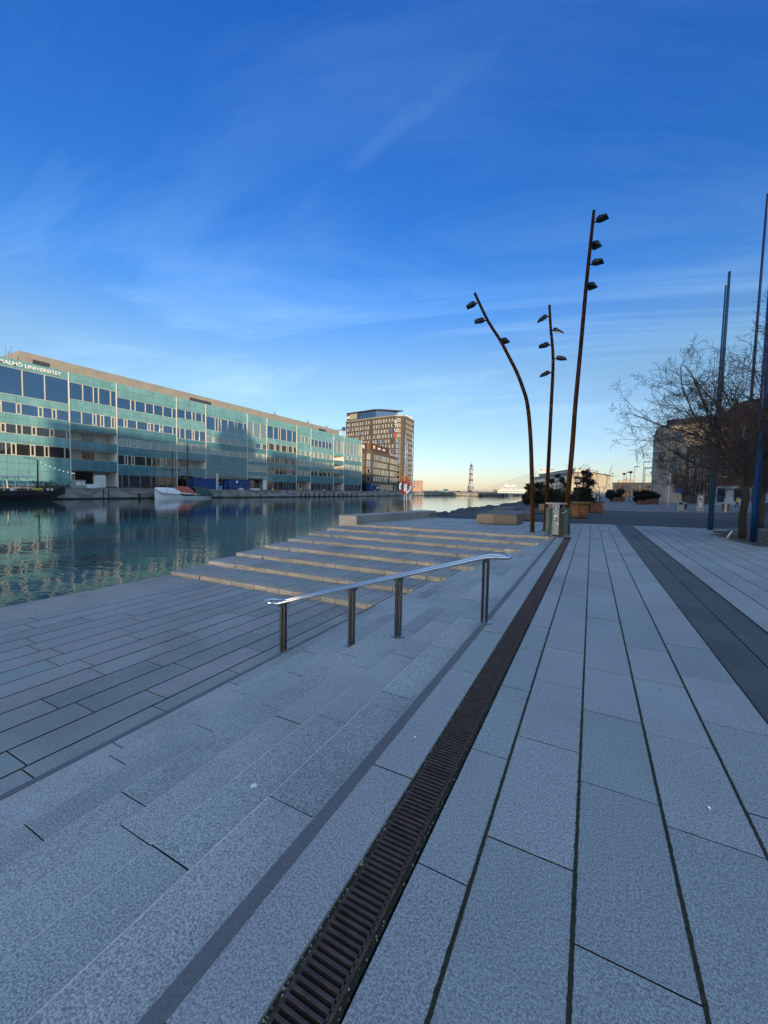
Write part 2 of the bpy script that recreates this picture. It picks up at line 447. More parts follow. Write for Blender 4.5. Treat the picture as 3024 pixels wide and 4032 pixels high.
# moss and grit growing in the long joints
mb = MB()
def mossline(x, y0, y1, w0, w1, z, step=.016):
    y = y0; prev = None
    while y < y1:
        a = x-R.uniform(w0, w1); b_ = x+R.uniform(w0, w1)
        if prev: mb.face([(prev[0],prev[2],z),(prev[1],prev[2],z),(b_,y,z),(a,y,z)])
        prev = (a, b_, y); y += step*(1 if y < 8 else 4)
for x in edges[1:]: mossline(x, .6, yend(x)-.1, .0055, .0100, .0025)
mossline(1.965, .6, 25, .008, .016, .0025)
mossline(-.838, .6, 16.1, .006, .0085, -.014); mossline(-.641, .6, 16.1, .008, .012, -.012)
for _ in range(260):
    x, y, q = R.choice((-.838,-.838,-.642))+R.uniform(-.008,.008), .7+R.random()**1.7*6, R.uniform(.002,.0045)
    mb.hexa([(x-q,y-q,-.016),(x+q,y-q*.6,-.016),(x+q,y+q,-.016),(x-q,y+q,-.016),(x-q*.5,y-q*.6,-.012+q),(x+q*.6,y-q*.5,-.012+q),(x+q*.4,y+q*.6,-.012+q),(x-q*.6,y+q*.4,-.012+q)], 1)
stuff(mb.build('moss', [M['moss'], M['leaf_pale']]))

# ------------------------------------------------------------------ slot drain
t = thing('drain_grating', 'long rusty slotted drain grating set in the granite along the stair top', 'drain', (-.742, 0, 0))
mb = MB()
mb.box(-.088, -.082, YS, 16.15, -.04, -.010); mb.box(.082, .092, YS, 16.15, -.04, -.004)
mb.build('frame', M['rust_edge'], t)
mb = MB(); y = .4; k = 0
while y < 16.1:
    mb.slab(-.080, .080, y, y+.0135, -.03, -.0035, .002)
    k += 1; y += .0285
mb.slab(.071, .081, .4, 16.1, -.03, -.0035, .002); mb.slab(-.081, -.074, .4, 16.1, -.03, -.009, .002)
mb.build('bars', M['rust_dark'], t)
mb = MB(); mb.box(-.082, .082, YS, 16.15, -.3, -.14); mb.build('channel', M['black'], t)

# ------------------------------------------------------------------ handrail
t = thing('handrail', 'polished steel handrail loop on four twin posts down the granite stair', 'handrail', (-2.58, 4.76, 0), rad(9.4))
HX = 2.58
path = [(-4.33,-.05),(-4.03,-.035),(-1.12,.845),(-.80,.85)]
def arc(cx, z, sgn, rr=.095):
    return [(cx+sgn*rr*math.cos(a)*1.6, rr*math.sin(a), z) for a in [rad(d) for d in range(-90, 91, 15)]]
loop = []
right = [(-4.16,-.095,-.05),(-4.06,-.095,-.042),(-3.98,-.095,-.02),(-1.18,-.095,.825),(-1.10,-.095,.845),(-1.0,-.095,.85)]
loop += right + arc(-.98, .85, 1) + [(x,-y,z) for x,y,z in reversed(right)] + [(x,y,z) for x,y,z in reversed(arc(-4.18,-.05,-1))]
mb = MB(); mb.tube([(x+HX,y,z) for x,y,z in loop], .0215, 12, closed=True); mb.build('rail', M['steel'], t, True)
for px, pz in ((-4.03,-.88),(-2.93,-.55),(-2.25,-.33),(-1.12,0)):
    topz = -.035+(px+4.03)*.302; px += HX
    mb = MB()
    for s in (-1, 1): mb.box(px+s*.026-.017, px+s*.026+.017, -.03, .03, pz, topz-.035)
    for s in (-1, 1): mb.box(px-.03, px+.03, s*.095-.012, s*.095+.012, topz-.045, topz-.015)
    mb.box(px-.045, px+.045, -.1, .1, topz-.058, topz-.040)
    p = mb.build('post', M['steel_dark'], t)
    mb = MB(); mb.lathe([(.098,0),(.098,.008),(.09,.012),(.02,.014)], (px,0,pz+.004), 28); mb.build('foot_plate', M['steel_plate'], p, False)

# ------------------------------------------------------------------ lamp posts with floodlights
def head(direction, tilt, size=.43):
    """floodlight housing pointing along +X local, mounted at origin"""
    mb = MB(); s = size
    back = [(.16,-.10,-.05),(.16,.10,-.05),(.16,.10,.07),(.16,-.10,.07)]
    mid = [(.30,-.17,-.07),(.30,.17,-.07),(.30,.17,.10),(.30,-.17,.10)]
    frt = [(.62,-.19,-.075),(.62,.19,-.075),(.60,.19,-.01),(.60,-.19,-.01)]
    mb.hexa([back[0],mid[0],mid[1],back[1],back[3],mid[3],mid[2],back[2]])
    mb.hexa([mid[0],frt[0],frt[1],mid[1],mid[3],frt[3],frt[2],mid[2]])
    g = MB(); g.box(.33,.59,-.16,.16,-.082,-.076)
    a = MB(); a.tube([(0,0,0),(.09,0,-.02),(.17,0,.0)], [.035,.03,.045], 8)
    Mx = Matrix.Rotation(direction, 4, 'Z') @ Matrix.Rotation(tilt, 4, 'Y') @ Matrix.Scale(s/.5, 4)
    for q in (mb, g, a): q.xf(Mx)
    return mb, g, a
def lamp(label, base, pts, radii, heads):
    t = thing('lamp_post', label, 'lamp post', (base[0],base[1],0), 0, 'rusty floodlight masts by the litter bin')
    P = [Vector(p) for p in pts]
    # smooth the polyline
    sm = []
    for i in range(len(P)-1):
        p0, p1, p2, p3 = P[max(i-1,0)], P[i], P[i+1], P[min(i+2,len(P)-1)]
        for q in range(4):
            u = q/4
            sm.append(.5*((2*p1)+(p2-p0)*u+(2*p0-5*p1+4*p2-p3)*u*u+(3*p1-p0-3*p2+p3)*u**3))
    sm.append(P[-1])
    rr = [radii[0]+(radii[1]-radii[0])*i/(len(sm)-1) for i in range(len(sm))]
    mb = MB(); mb.tube([(p.x-base[0], p.y-base[1], p.z) for p in sm], rr, 14); mb.build('pole', M['corten'], t, True)
    mb = MB(); mb.lathe([(.17,0),(.17,.006),(.12,.010)], (0,0,.004), 20); mb.build('base_plate', M['black'], t)
    for z, az, tilt in heads:
        q = min(sm, key=lambda p: abs(p.z-z)) if True else None
        # interpolate on z
        for a, b_ in zip(sm, sm[1:]):
            if a.z <= z <= b_.z: q = a.lerp(b_, (z-a.z)/(b_.z-a.z))
        h, g, arm = head(rad(az), rad(tilt))
        for k in (h, g, arm): k.xf(Matrix.Scale(1,4))
        for k in (h, g, arm): k.xf(Matrix.Translation((q.x-base[0], q.y-base[1], q.z)))
        ho = h.build('floodlight', M['lamp_body'], t); g.build('lens', M['glass_lamp'], ho); arm.build('bracket', M['lamp_body'], ho)
    return t
lamp('curved rusty mast leaning left over the quay with three floodlights', (-2.14,17.64),
     [(-2.14,17.64,0),(-2.2,17.64,1.43),(-2.33,17.62,3.66),(-2.51,17.6,5.23),(-2.73,17.57,6.01),(-3.0,17.54,6.69),(-3.32,17.5,7.33),(-3.71,17.45,8.08),(-4.24,17.39,8.95),(-4.81,17.32,10.16)],
     (.088,.055), [(9.75,185,12),(8.95,190,-2),(8.12,65,2)])
lamp('slender middle rusty mast with five floodlights on alternating sides', (-1.75,18.65),
     [(-1.75,18.65,0),(-1.73,18.65,1.44),(-1.71,18.65,3.75),(-1.70,18.65,5.37),(-1.69,18.65,6.92),(-1.73,18.65,7.73),(-1.85,18.64,8.73),(-1.93,18.63,9.64)],
     (.085,.05), [(9.2,200,20),(8.6,-20,20),(7.98,185,0),(7.38,-5,5),(6.82,195,12)])
lamp('tallest straight rusty mast leaning right with four floodlights', (-.88,17.79),
     [(-.90,17.79,0),(-.87,17.79,1.16),(-.77,17.80,3.62),(-.73,17.8,5.13),(-.63,17.81,7.4),(-.52,17.81,10.0),(-.44,17.82,11.44),(-.38,17.82,12.56)],
     (.105,.055), [(12.1,-15,-8),(11.42,62,2),(10.55,-10,-2),(9.87,62,2)])

# ------------------------------------------------------------------ litter bin
t = thing('litter_bin', 'galvanised post with tray top and two dark green bins beside the masts', 'litter bin', (-1.18,16.42,0), rad(4))
mb = MB(); mb.hexa([(-.15,-.11,0),(.13,-.11,0),(.13,.11,0),(-.15,.11,0),(-.12,-.10,.12),(.12,-.10,.12),(.12,.10,.12),(-.12,.10,.12)])
mb.box(-.11,.11,-.10,.10,.12,1.10); mb.hexa([(-.12,-.10,1.10),(.12,-.10,1.10),(.12,.10,1.10),(-.12,.10,1.10),(-.13,-.12,1.24),(.13,-.12,1.24),(.13,.12,1.24),(-.13,.12,1.24)])
mb.build('post', M['galv'], t)
mb = MB(); mb.slab(-.37,.37,-.2,.2,1.242,1.29,.012); mb.build('tray', M['galv'], t)
for s, x0, x1 in ((0,-.36,-.125),(1,.125,.52)):
    mb = MB(); pr = []
    for k in range(9):
        a = rad(90+180*k/8) if s == 0 else rad(-90+180*k/8)
        pr.append(((x0+.09 if s == 0 else x1-.09)+.09*math.cos(a), .16*math.sin(a)))
    pr = ([(x1,-.16)] + [(x1,.16)] + pr) if s == 0 else ([(x0,.16),(x0,-.16)] + pr)
    mb.prism(pr, .09, 1.08); b_ = mb.build('bin', M['bin_green'], t)
    mb = MB(); mb.prism([(x*.9+(x0+x1)*.05, y*.9) for x, y in pr], 1.0815, 1.085); mb.build('opening', M['black'], b_)
mb = MB(); mb.box(.13,.30,-.171,-.163,.1,1.06); mb.build('door', M['black'], t)
mb = MB(); mb.box(-.10,.30,-.12,.12,.02,.085); mb.build('foot', M['black'], t)
for (x, z, w, h, m) in ((-.01,1.06,.11,.11,'black'),(-.005,1.065,.05,.07,'white'),(.0,.80,.10,.06,'sack'),(-.02,.66,.14,.09,'black'),(-.03,.665,.07,.06,'sack'),(.08,.50,.05,.06,'white')):
    mb = MB(); d = .1025 if m == 'black' else .1045
    mb.box(x-w/2, x+w/2, -d, -.0995, z-h/2, z+h/2); mb.build('sticker', M[m], t)
mb = MB(); mb.tube([(.13,-.11,.98),(.18,-.15,.94),(.25,-.19,.93),(.33,-.18,.97),(.36,-.17,1.03)], .013, 6); mb.build('chain', M['galv'], t)

# ------------------------------------------------------------------ benches and low wall
def bench(label, poly, z1, m1, seats=1):
    cx = sum(p[0] for p in poly)/len(poly); cy = sum(p[1] for p in poly)/len(poly)
    t = thing('timber_bench', label, 'bench', (cx,cy,0), 0, 'timber block benches on the plaza')
    P = [(x-cx, y-cy) for x, y in poly]
    mb = MB(); mb.prism([(x*.9, y*.9) for x, y in P], 0, .06); mb.build('plinth', M['black'], t)
    mb = MB(); mb.prism(P, .04, z1-.035); mb.build('body', M[m1], t)
    mb = MB(); mb.prism([(x*1.01, y*1.01) for x, y in P], z1-.033, z1); mb.build('seat', M['wood_grey'], t)
    return t
bench('angular timber block bench with warm end face, nearest the steps', [(-5.3,20.8),(-4.42,20.52),(-3.32,21.08),(-3.14,22.0),(-4.1,22.5),(-5.2,22.0)], .51, 'wood')
bench('flat timber bench standing behind the angular block bench', [(-5.7,25.0),(-3.9,24.2),(-3.0,24.9),(-3.3,27.6),(-4.6,28.2),(-5.6,27.2)], .44, 'wood')
bench('dark timber bench nearest the shore stones, with a raised end', [(-6.3,29.3),(-4.9,29.6),(-4.8,31.2),(-6.2,31.0)], .52, 'wood_grey')
t = thing('timber_bench', 'pale timber seat with a block backrest before the pines', 'bench', (-3.7,34.2,0), 0, 'timber block benches on the plaza')
mb = MB(); mb.hexa([(-.9,.0,.05),(.9,-.35,.05),(.9,.4,.05),(-.9,.6,.05),(-.95,-.05,.36),(1.0,-.42,.36),(1.0,.4,.36),(-.95,.6,.36)]); mb.build('seat', M['wood'], t)
mb = MB(); mb.box(-.1,1.0,.42,.62,.05,.76); mb.build('backrest', M['wood'], t)
t = thing('concrete_wall', 'low concrete wall on the water edge, lifebuoy stand rising behind it', 'wall', (-9.9,16.24,0))
mb = MB(); n0 = len(mb.v)
mb.hexa([(-1.0,0,-2),(0,0,-2),(1.22,7.7,-2),(.1,8.0,-2),(-1.0,0,.40),(0,0,.40),(1.22,7.7,.40),(.1,8.0,.40)])
mb.build('wall_body', M['concrete'], t)
g = MB()
for q in ([(1.075,6.75,.1),(1.09,6.85,.28),(1.105,6.95,.12)], [(1.12,7.05,.3),(1.13,7.12,.2),(1.145,7.2,.3)], [(1.13,7.12,.2),(1.128,7.11,.1)], [(1.16,7.3,.1),(1.165,7.35,.28),(1.18,7.42,.24),(1.17,7.36,.19),(1.2,7.55,.1)]):
    g.tube([(x+.018+.0*y, y, z) for x, y, z in q], .012, 5)
g.build('scrawl', M['black'], t)

# ------------------------------------------------------------------ lifebuoy stand
t = thing('lifebuoy_stand', 'white post with orange rescue box and hanging red and white lifebuoy', 'lifebuoy', (-9.02,19.9,0))
t.rotation_euler = (0,0,rad(18))
S_ = 1.06
mb = MB()
mb.tube([(-.06,0,.4),(-.06,0,4.7)], .028, 8); mb.tube([(.06,0,.4),(.06,0,1.9),(.02,.0,4.2)], .022, 8); mb.build('post', M['white'], t, True)
mb = MB(); mb.tube([(.33,0,.4),(.33,0,4.75)], .025, 8); mb.tube([(.27,.02,.4),(.27,.02,1.4),(.2,.02,1.45),(.2,.02,1.1)], .018, 6)
mb.tube([(.33,0,3.75),(.3,0,3.95),(.2,0,4.05),(.12,0,3.95)], .014, 6); mb.build('ladder_pole', M['white'], t, True)
mb = MB(); mb.slab(-.17,.15,-.1,.08,2.22,2.42,.02); mb.build('rescue_box', M['orange'], t)
mb = MB(); n = 40; ring = []
K = 12
for i in range(n):
    a = 2*math.pi*i/n
    for k in range(K):
        b_ = 2*math.pi*k/K; rr = .285+.062*math.cos(b_)
        mb.v.append((rr*math.cos(a)-.02, -.13+.05*math.sin(b_), 1.83+rr*math.sin(a)*1.08))
for i in range(n):
    q = i*360/n
    red_ = (50 <= q < 130 and True) or (205 <= q < 275) or (10 <= q < 50)
    for k in range(K):
        mb.f.append((i*K+k, ((i+1)%n)*K+k, ((i+1)%n)*K+(k+1)%K, i*K+(k+1)%K)); mb.m.append(1 if red_ else 0)
mb.build('buoy', [M['white'], M['red']], t, True)
mb = MB(); mb.slab(-.1,.06,-.1,-.06,1.62,2.0,.01); mb.build('holder', M['sack'], t)
for z_ in (1.02, 2.9):
    mb = MB(); mb.box(-.12,.12,-.03,.03,z_,z_+.03); mb.build('clamp', M['black'], t)

# ------------------------------------------------------------------ blue poles
def bluepole(label, x, y, h, r, mat, lean=(0,0)):
    t = thing('blue_pole', label, 'pole', (x,y,0), 0, 'tall painted poles at the edge of the paving')
    mb = MB(); mb.tube([(0,0,0),(lean[0]*.5,lean[1]*.5,h*.5),(lean[0],lean[1],h)], [r,r*.9,r*.72], 18); mb.build('shaft', M[mat], t, True)
    mb = MB(); mb.lathe([(r*1.5,0),(r*1.5,.012),(r*1.02,.02)], (0,0,.004), 20); mb.build('foot', M['black'], t)
bluepole('petrol blue pole standing left of its bright blue twin on the paving', 5.165, 24.75, 11.7, .045, 'teal_paint', (.09,.05))
bluepole('bright petrol blue pole, right one of the pair by the road', 5.22, 24.5, 12.2, .075, 'teal_paint', (.09,.05))
bluepole('navy pole farther back, seen left of the dark tree trunk', 6.42, 24.95, 15.6, .055, 'navy_paint', (.18,.05))
bluepole('second navy pole close behind the dark tree trunk', 6.62, 25.6, 15.0, .06, 'navy_paint', (.15,.05))
bluepole('thick bright blue pole nearest the camera beside the dark tree trunk', 5.30, 19.1, 12.4, .105, 'blue_paint', (.03,.05))

# ------------------------------------------------------------------ trees and plants
def perp(d, rng):
    a = Vector((rng.gauss(0,1), rng.gauss(0,1), rng.gauss(0,1))); a = a-d*a.dot(d)
    return a.normalized() if a.length > 1e-6 else Vector((1,0,0))
def branch(mb, p, d, length, r, level, rng, cfg, minr=.0045):
    nseg = max(3, int(length/cfg['seg'][level])); pts = [p.copy()]; rr = [r]; dirs = [d.copy()]
    bend = perp(d, rng)*cfg['bend'][level]
    for i in range(nseg):
        d = (d + bend/nseg + perp(d, rng)*cfg['wig'][level] + Vector((0,0,cfg['grav'][level]))/nseg).normalized()
        p = p + d*(length/nseg); pts.append(p.copy()); dirs.append(d.copy())
        rr.append(max(minr*.7, r*(1-.75*(i+1)/nseg)))
    mb.tube(pts, rr, 6 if r > .03 else (4 if r > .012 else 3), caps=False)
    if level+1 < len(cfg['n']):
        k = cfg['n'][level]
        for c in range(k):
            u = cfg['start'][level]+(1-cfg['start'][level])*(c+rng.random())/k
            f = u*nseg; i = min(int(f), nseg-1); q = pts[i].lerp(pts[i+1], f-i)
            dd = (dirs[i]*math.cos(cfg['ang'][level]) + perp(dirs[i], rng)*math.sin(cfg['ang'][level])*rng.uniform(.7,1.2)).normalized()
            ll = length*cfg['len'][level]*rng.uniform(.6,1.15)*(1.1-.55*u)
            rad_ = max(minr, rr[i]*cfg['rr'])
            branch(mb, q, dd, ll, rad_, level+1, rng, cfg, minr)
def bare_tree(name, label, x, y, h, trunk_h, trunk_r, limbs, cfg, seed, spread=(.35,1.1), mtrunk='bark', square=False, minr=.0045, group=None):
    rng = random.Random(seed)
    t = thing(name, label, 'tree', (x,y,0), 0, group)
    mb = MB()
    tp = [(0,0,0)]; k = 6
    for i in range(1, k+1): tp.append((rng.gauss(0,.03), rng.gauss(0,.03), trunk_h*i/k))
    mb.tube(tp, [trunk_r*(1.15-.35*i/k) for i in range(k+1)], 10)
    mb.build('trunk', M[mtrunk], t, True)
    cr = MB()
    for i in range(limbs):
        az = 2*math.pi*(i+rng.random()*.7)/limbs; el = rng.uniform(*spread)
        d = Vector((math.cos(az)*math.cos(el), math.sin(az)*math.cos(el), math.sin(el)))
        z = trunk_h*rng.uniform(.72,1.0)
        branch(cr, Vector((0,0,z)), d, (h-trunk_h)*rng.uniform(.75,1.05)*(1.0-.25*(el < .5)), trunk_r*.5, 0, rng, cfg, minr)
    # leader
    branch(cr, Vector((tp[-1][0],tp[-1][1],trunk_h*.98)), Vector((.05,0,1)), (h-trunk_h)*.9, trunk_r*.62, 0, rng, cfg, minr)
    cr.build('crown', M['twig'], t)
    return t
CF = dict(seg=[.35,.28,.2,.14], bend=[.5,.6,.7,.5], wig=[.09,.13,.16,.15], grav=[.25,.05,-.05,.02], n=[11,8,7,0], start=[.14,.1,.1,0], ang=[.8,.85,.85,.8], len=[.55,.52,.5,0], rr=.5)
G = 'bare spreading trees along the right edge'
bare_tree('bare_tree', 'bare spreading tree with dark trunk rising between the blue poles', 5.3, 20.3, 8.6, 2.5, .12, 18, CF, 3, (-.08,1.35), 'trunk_dark', group=G, minr=.006)
bare_tree('bare_tree', 'bare tree behind the pair of petrol blue poles', 8.2, 28.5, 8.4, 2.4, .11, 13, CF, 11, (-.05,1.1), group=G, minr=.006)
CF2 = dict(CF); CF2['n'] = [11,9,6,0]
bare_tree('bare_tree', 'bare tree across the road left of the poster pillar', 9.3, 56.5, 6.5, 2.0, .12, 8, CF2, 21, (0,1.2), group=G, minr=.011)
bare_tree('bare_tree', 'bare tree standing right of the second litter bin', 14.2, 50.5, 8.2, 2.3, .13, 9, CF2, 23, (0,1.2), group=G, minr=.010)
bare_tree('bare_tree', 'bare tree at the far right edge behind the thick blue pole', 9.8, 30.8, 8.0, 2.5, .12, 12, CF2, 24, (-.1,1.1), group=G, minr=.006)
CF3 = dict(seg=[.25,.2,.15], bend=[.9,.7,.4], wig=[.08,.1,.12], grav=[-.35,-.2,-.05], n=[5,4,0], start=[.35,.2,0], ang=[.5,.6,.6], len=[.6,.5,0], rr=.6)
bare_tree('young_tree', 'young bare tree leaning out of the rust coloured planter with dry grass', -1.0, 34.0, 4.3, 1.9, .045, 4, CF3, 5, (.7,1.3), group='young bare trees by the planters', minr=.010)
bare_tree('young_tree', 'windswept young bare tree behind the dark brown planter', .7, 44.0, 4.6, 1.6, .05, 4, CF3, 8, (.4,1.1), group='young bare trees by the planters', minr=.012)

def tuft(mb, c, r, n, rng, length=.16, w=.014, up=.4):
    for _ in range(n):
        d = Vector((rng.gauss(0,1), rng.gauss(0,1), rng.gauss(0,1)+up)).normalized()
        p = Vector(c)+d*r*rng.uniform(.2,1)
        e = (d+perp(d, rng)*.5).normalized()
        s = perp(e, rng)*w; q = p+e*length*rng.uniform(.6,1.3)
        mb.face([p-s, p+s, q])
def pine(label, x, y, clumps, seed, mat='pine'):
    rng = random.Random(seed)
    t = thing('pine_shrub', label, 'pine', (x,y,0), 0, 'dark pines behind the masts')
    st = MB(); fo = MB()
    for (cx, cy, cz, cr) in clumps:
        st.tube([(rng.uniform(-.3,.3),0,0),(cx*.45,cy*.5,cz*.55),(cx,cy,cz)], [.05,.035,.02], 6)
        for k in range(int(60*cr*cr/.16)):
            d = Vector((rng.gauss(0,1), rng.gauss(0,1), rng.gauss(0,.75))).normalized()*cr*rng.uniform(.3,1.15)
            tuft(fo, (cx+d.x, cy+d.y, cz+d.z), .05, 30, rng, .15, .022)
    st.build('stem', M['bark'], t); fo.build('foliage', M[mat], t)
def rc(rng, x0, x1, z0, z1, n, r0, r1): return [(rng.uniform(x0,x1), rng.uniform(-.6,.6), rng.uniform(z0,z1), rng.uniform(r0,r1)) for _ in range(n)]
rg = random.Random(31)
pine('low dark pine left of the curved mast foot, overhanging the shore', -4.2, 35.6, rc(rg,-.6,.7,.5,2.2,13,.28,.45), 1)
pine('dark pine with a loose top sprig behind the middle mast', -2.7, 36.4, rc(rg,-.7,.8,.5,1.9,14,.3,.45)+[(.1,0,3.1,.2),(-.35,0,2.7,.24),(.45,0,2.75,.24),(.7,0,2.3,.25)], 2)
pine('tall dark pine rising right of the tallest mast behind the planters', -.9, 40.5, rc(rg,-.9,1.0,.6,2.2,18,.35,.5)+[(.3,0,2.9,.4),(.55,0,3.4,.35),(.2,0,3.6,.25),(.75,0,2.6,.4)], 3, 'pine2')
rg = random.Random(77)
for i, (lab, x, y, s) in enumerate((('round dark evergreen in the far left planter of the promenade', 4.6, 103.5, 1.9), ('dark evergreen in the planter left of the white post', 7.3, 77.6, 1.3), ('dark evergreen in the planter right of the white post', 9.5, 83.4, 1.2))):
    pine(lab, x, y, [(a*s, b_*s, .7+abs(c)*s, .42*s) for a, b_, c, d in rc(rg,-.6,.6,.15,1.0,9,.3,.4)], 40+i, 'pine2')

def planter(name, label, x, y, w, d, h, rz, mat, grass, seed):
    t = thing('planter', label, 'planter', (x,y,0), rz, 'steel planters on the promenade')
    mb = MB(); mb.box(-w/2*.9,w/2*.9,-d/2*.9,d/2*.9,0,.07); mb.build('plinth', M['black'], t)
    mb = MB(); a, b_ = w/2, d/2
    mb.hexa([(-a,-b_,.06),(a,-b_,.06),(a,b_,.06),(-a,b_,.06),(-a,-b_,h-.05),(a,-b_,h-.05),(a,b_,h-.05),(-a,b_,h-.05)])
    for q in ((-a,a,-b_-.004,-b_+.03),(-a,a,b_-.03,b_+.004),(-a-.004,-a+.03,-b_+.03,b_-.03),(a-.03,a+.004,-b_+.03,b_-.03)): mb.box(*q, h-.07, h)
    mb.build('box', M[mat], t)
    mb = MB(); mb.box(-a+.03,a-.03,-b_+.03,b_-.03,h-.06,h-.035); mb.build('soil', M['soil'], t)
    if grass:
        rng = random.Random(seed); g = MB()
        for _ in range(grass[0]):
            px, py = rng.uniform(-a*.9,a*.9), rng.uniform(-b_*.95,b_*.9)
            az = math.atan2(py, px)+rng.gauss(0,.7); ln = rng.uniform(.25,.6)*grass[1]
            d0 = Vector((math.cos(az)*.45, math.sin(az)*.45, 1)).normalized(); p = Vector((px,py,h-.04)); s = perp(d0, rng)*.013; pr = p
            dd = d0
            for k in range(4):
                q = pr+dd*ln/4; w_ = 1-k/4; w2 = 1-(k+1)/4
                g.face([pr-s*w_, pr+s*w_, q+s*w2, q-s*w2] if k < 3 else [pr-s*w_, pr+s*w_, q])
                pr = q; dd = (dd+Vector((math.cos(az)*.4, math.sin(az)*.4, -.42))).normalized()
        o = g.build('ornamental_grass', M[grass[2]]); o.location = (x,y,0); o.rotation_euler = (0,0,rz)
        tag(o, grass[3], 'grass plant')
planter('planter', 'bright rust coloured square planter just right of the litter bin', -.75, 30.1, .84, .84, .88, rad(38), 'corten_planter', (950,1.25,'dry_grass','dry straw coloured grass spilling over the bright rust planter'), 9)
planter('planter', 'wide dark brown planter behind the bright rust planter', .35, 39.9, 1.05, 1.0, .86, rad(10), 'corten_old', (400,.8,'dry_grass2','low green sedge growing in the wide dark brown planter'), 10)
planter('planter', 'dark planter holding the round evergreen far down the promenade', 5.1, 103.4, 2.3, 2.2, 1.0, rad(15), 'corten_old', None, 0)
planter('planter', 'dark square planter left of the white post across the road', 7.25, 77.5, 1.25, 1.2, .85, rad(8), 'corten_old', None, 0)
planter('planter', 'dark square planter right of the white post across the road', 9.45, 83.3, 1.5, 1.4, 1.0, rad(8), 'corten_old', None, 0)
planter('planter', 'dark hedge filled planter at the right edge across the road', 16.6, 55.6, 1.5, 1.3, 1.05, rad(5), 'bin_green', None, 0)

# soil round the right trees, fallen leaves
mb = MB()
def blob(cx, cy, rx, ry, z, n=26, jag=.15):
    mb.face([(cx+rx*math.cos(2*math.pi*i/n)*(1+R.uniform(-jag,jag)), cy+ry*math.sin(2*math.pi*i/n)*(1+R.uniform(-jag,jag)), z) for i in range(n)])
blob(8.0, 20.6, 3.3, 5.6, .006, 70, .09)
struct(mb.build('tree_soil', M['soil']))
mb = MB()
def leaf(x, y, z, s):
    a = R.uniform(0,6.28); c, q = math.cos(a)*s, math.sin(a)*s
    mb.face([(x-c,y-q,z),(x+q*.4,y-c*.4,z+R.uniform(0,s*.4)),(x+c,y+q,z+R.uniform(0,s*.5)),(x-q*.4,y+c*.4,z+R.uniform(0,s*.3))])
for _ in range(4200):
    x, y = R.gauss(6.4,1.6), R.gauss(20,3.8)
    if x > 3.0 and y > 9: leaf(x, y, .009, R.uniform(.012,.045))
for _ in range(160): leaf(R.uniform(-8,8), R.uniform(2,24), .006, R.uniform(.006,.014)) if True else 0
stuff(mb.build('fallen_leaves', M['leaf_pale']))
mb = MB()
def heap(cx, cy, z, sx, sy, n):
    for _ in range(n): leaf(R.gauss(cx,sx), cy+abs(R.gauss(0,sy))*-1, z+.006, R.uniform(.008,.022))
heap(-3.75, 8.44, -.77+.003, .3, .05, 260); heap(-3.4, 9.58, -.66, .25, .05, 160); heap(-4.7, 7.2, ZD, .5, .35, 420); heap(-5.5, 8.44, -.77, .35, .03, 120)
for _ in range(90): leaf(R.uniform(-9,-4.2), R.uniform(1.5,7), ZD+.004, R.uniform(.006,.015))
stuff(mb.build('leaf_litter', M['leaf_dead']))

# scraps of paper and one feather on the stone
for i, (lab, x, y, z, s) in enumerate((('crumpled white paper scrap lying on a lower stair tread', -1.80, 1.77, -.22, .022), ('tiny white scrap on the granite between inlay and drain', -.98, 2.40, 0, .010), ('white feather lying alone on the paving slabs right of the drain', .62, 2.60, 0, .018))):
    m_ = MB(); n = 9; rg = random.Random(i)
    ring = [(math.cos(6.283*k/n)*s*rg.uniform(.6,1.2)*(1 if i != 2 else .45), math.sin(6.283*k/n)*s*rg.uniform(.6,1.2), .004+rg.uniform(0,s*.5)) for k in range(n)]
    for k in range(n): m_.face([(0,0,s*.55+.004), ring[k], ring[(k+1) % n]])
    m_.face([(a, b_, .003) for a, b_, c in reversed(ring)])
    o = m_.build('paper_scrap' if i != 2 else 'feather', M['paper']); o.location = (x, y, z)
    tag(o, lab, 'litter')

# ------------------------------------------------------------------ ground, road, water, far shores
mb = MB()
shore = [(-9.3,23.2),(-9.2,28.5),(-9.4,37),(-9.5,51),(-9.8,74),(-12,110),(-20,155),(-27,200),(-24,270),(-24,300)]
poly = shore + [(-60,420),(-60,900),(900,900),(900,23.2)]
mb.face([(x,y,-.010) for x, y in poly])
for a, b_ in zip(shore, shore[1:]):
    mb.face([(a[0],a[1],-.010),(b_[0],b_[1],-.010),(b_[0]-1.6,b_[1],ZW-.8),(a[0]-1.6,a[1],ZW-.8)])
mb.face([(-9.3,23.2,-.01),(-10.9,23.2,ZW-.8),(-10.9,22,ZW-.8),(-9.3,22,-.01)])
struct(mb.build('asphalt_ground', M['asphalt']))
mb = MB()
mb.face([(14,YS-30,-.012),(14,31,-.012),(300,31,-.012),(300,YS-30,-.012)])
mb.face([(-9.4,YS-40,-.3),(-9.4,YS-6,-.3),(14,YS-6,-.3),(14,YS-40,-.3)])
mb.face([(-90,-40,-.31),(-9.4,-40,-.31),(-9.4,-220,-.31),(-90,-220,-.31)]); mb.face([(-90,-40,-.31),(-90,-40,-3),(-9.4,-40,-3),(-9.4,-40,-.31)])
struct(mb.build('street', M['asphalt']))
mb = MB(); kerb = [(-3,44.6),(3.8,45.5),(7.4,48.3),(11,51),(14.7,52.8),(24,55.5),(60,64)]
mb.face([(x,y,.04) for x, y in kerb]+[(60,300,.04),(-3,300,.04)])
for a, b_ in zip(kerb, kerb[1:]): mb.face([(a[0],a[1],-.02),(b_[0],b_[1],-.02),(b_[0],b_[1],.04),(a[0],a[1],.04)])
struct(mb.build('promenade', M['promenade']))
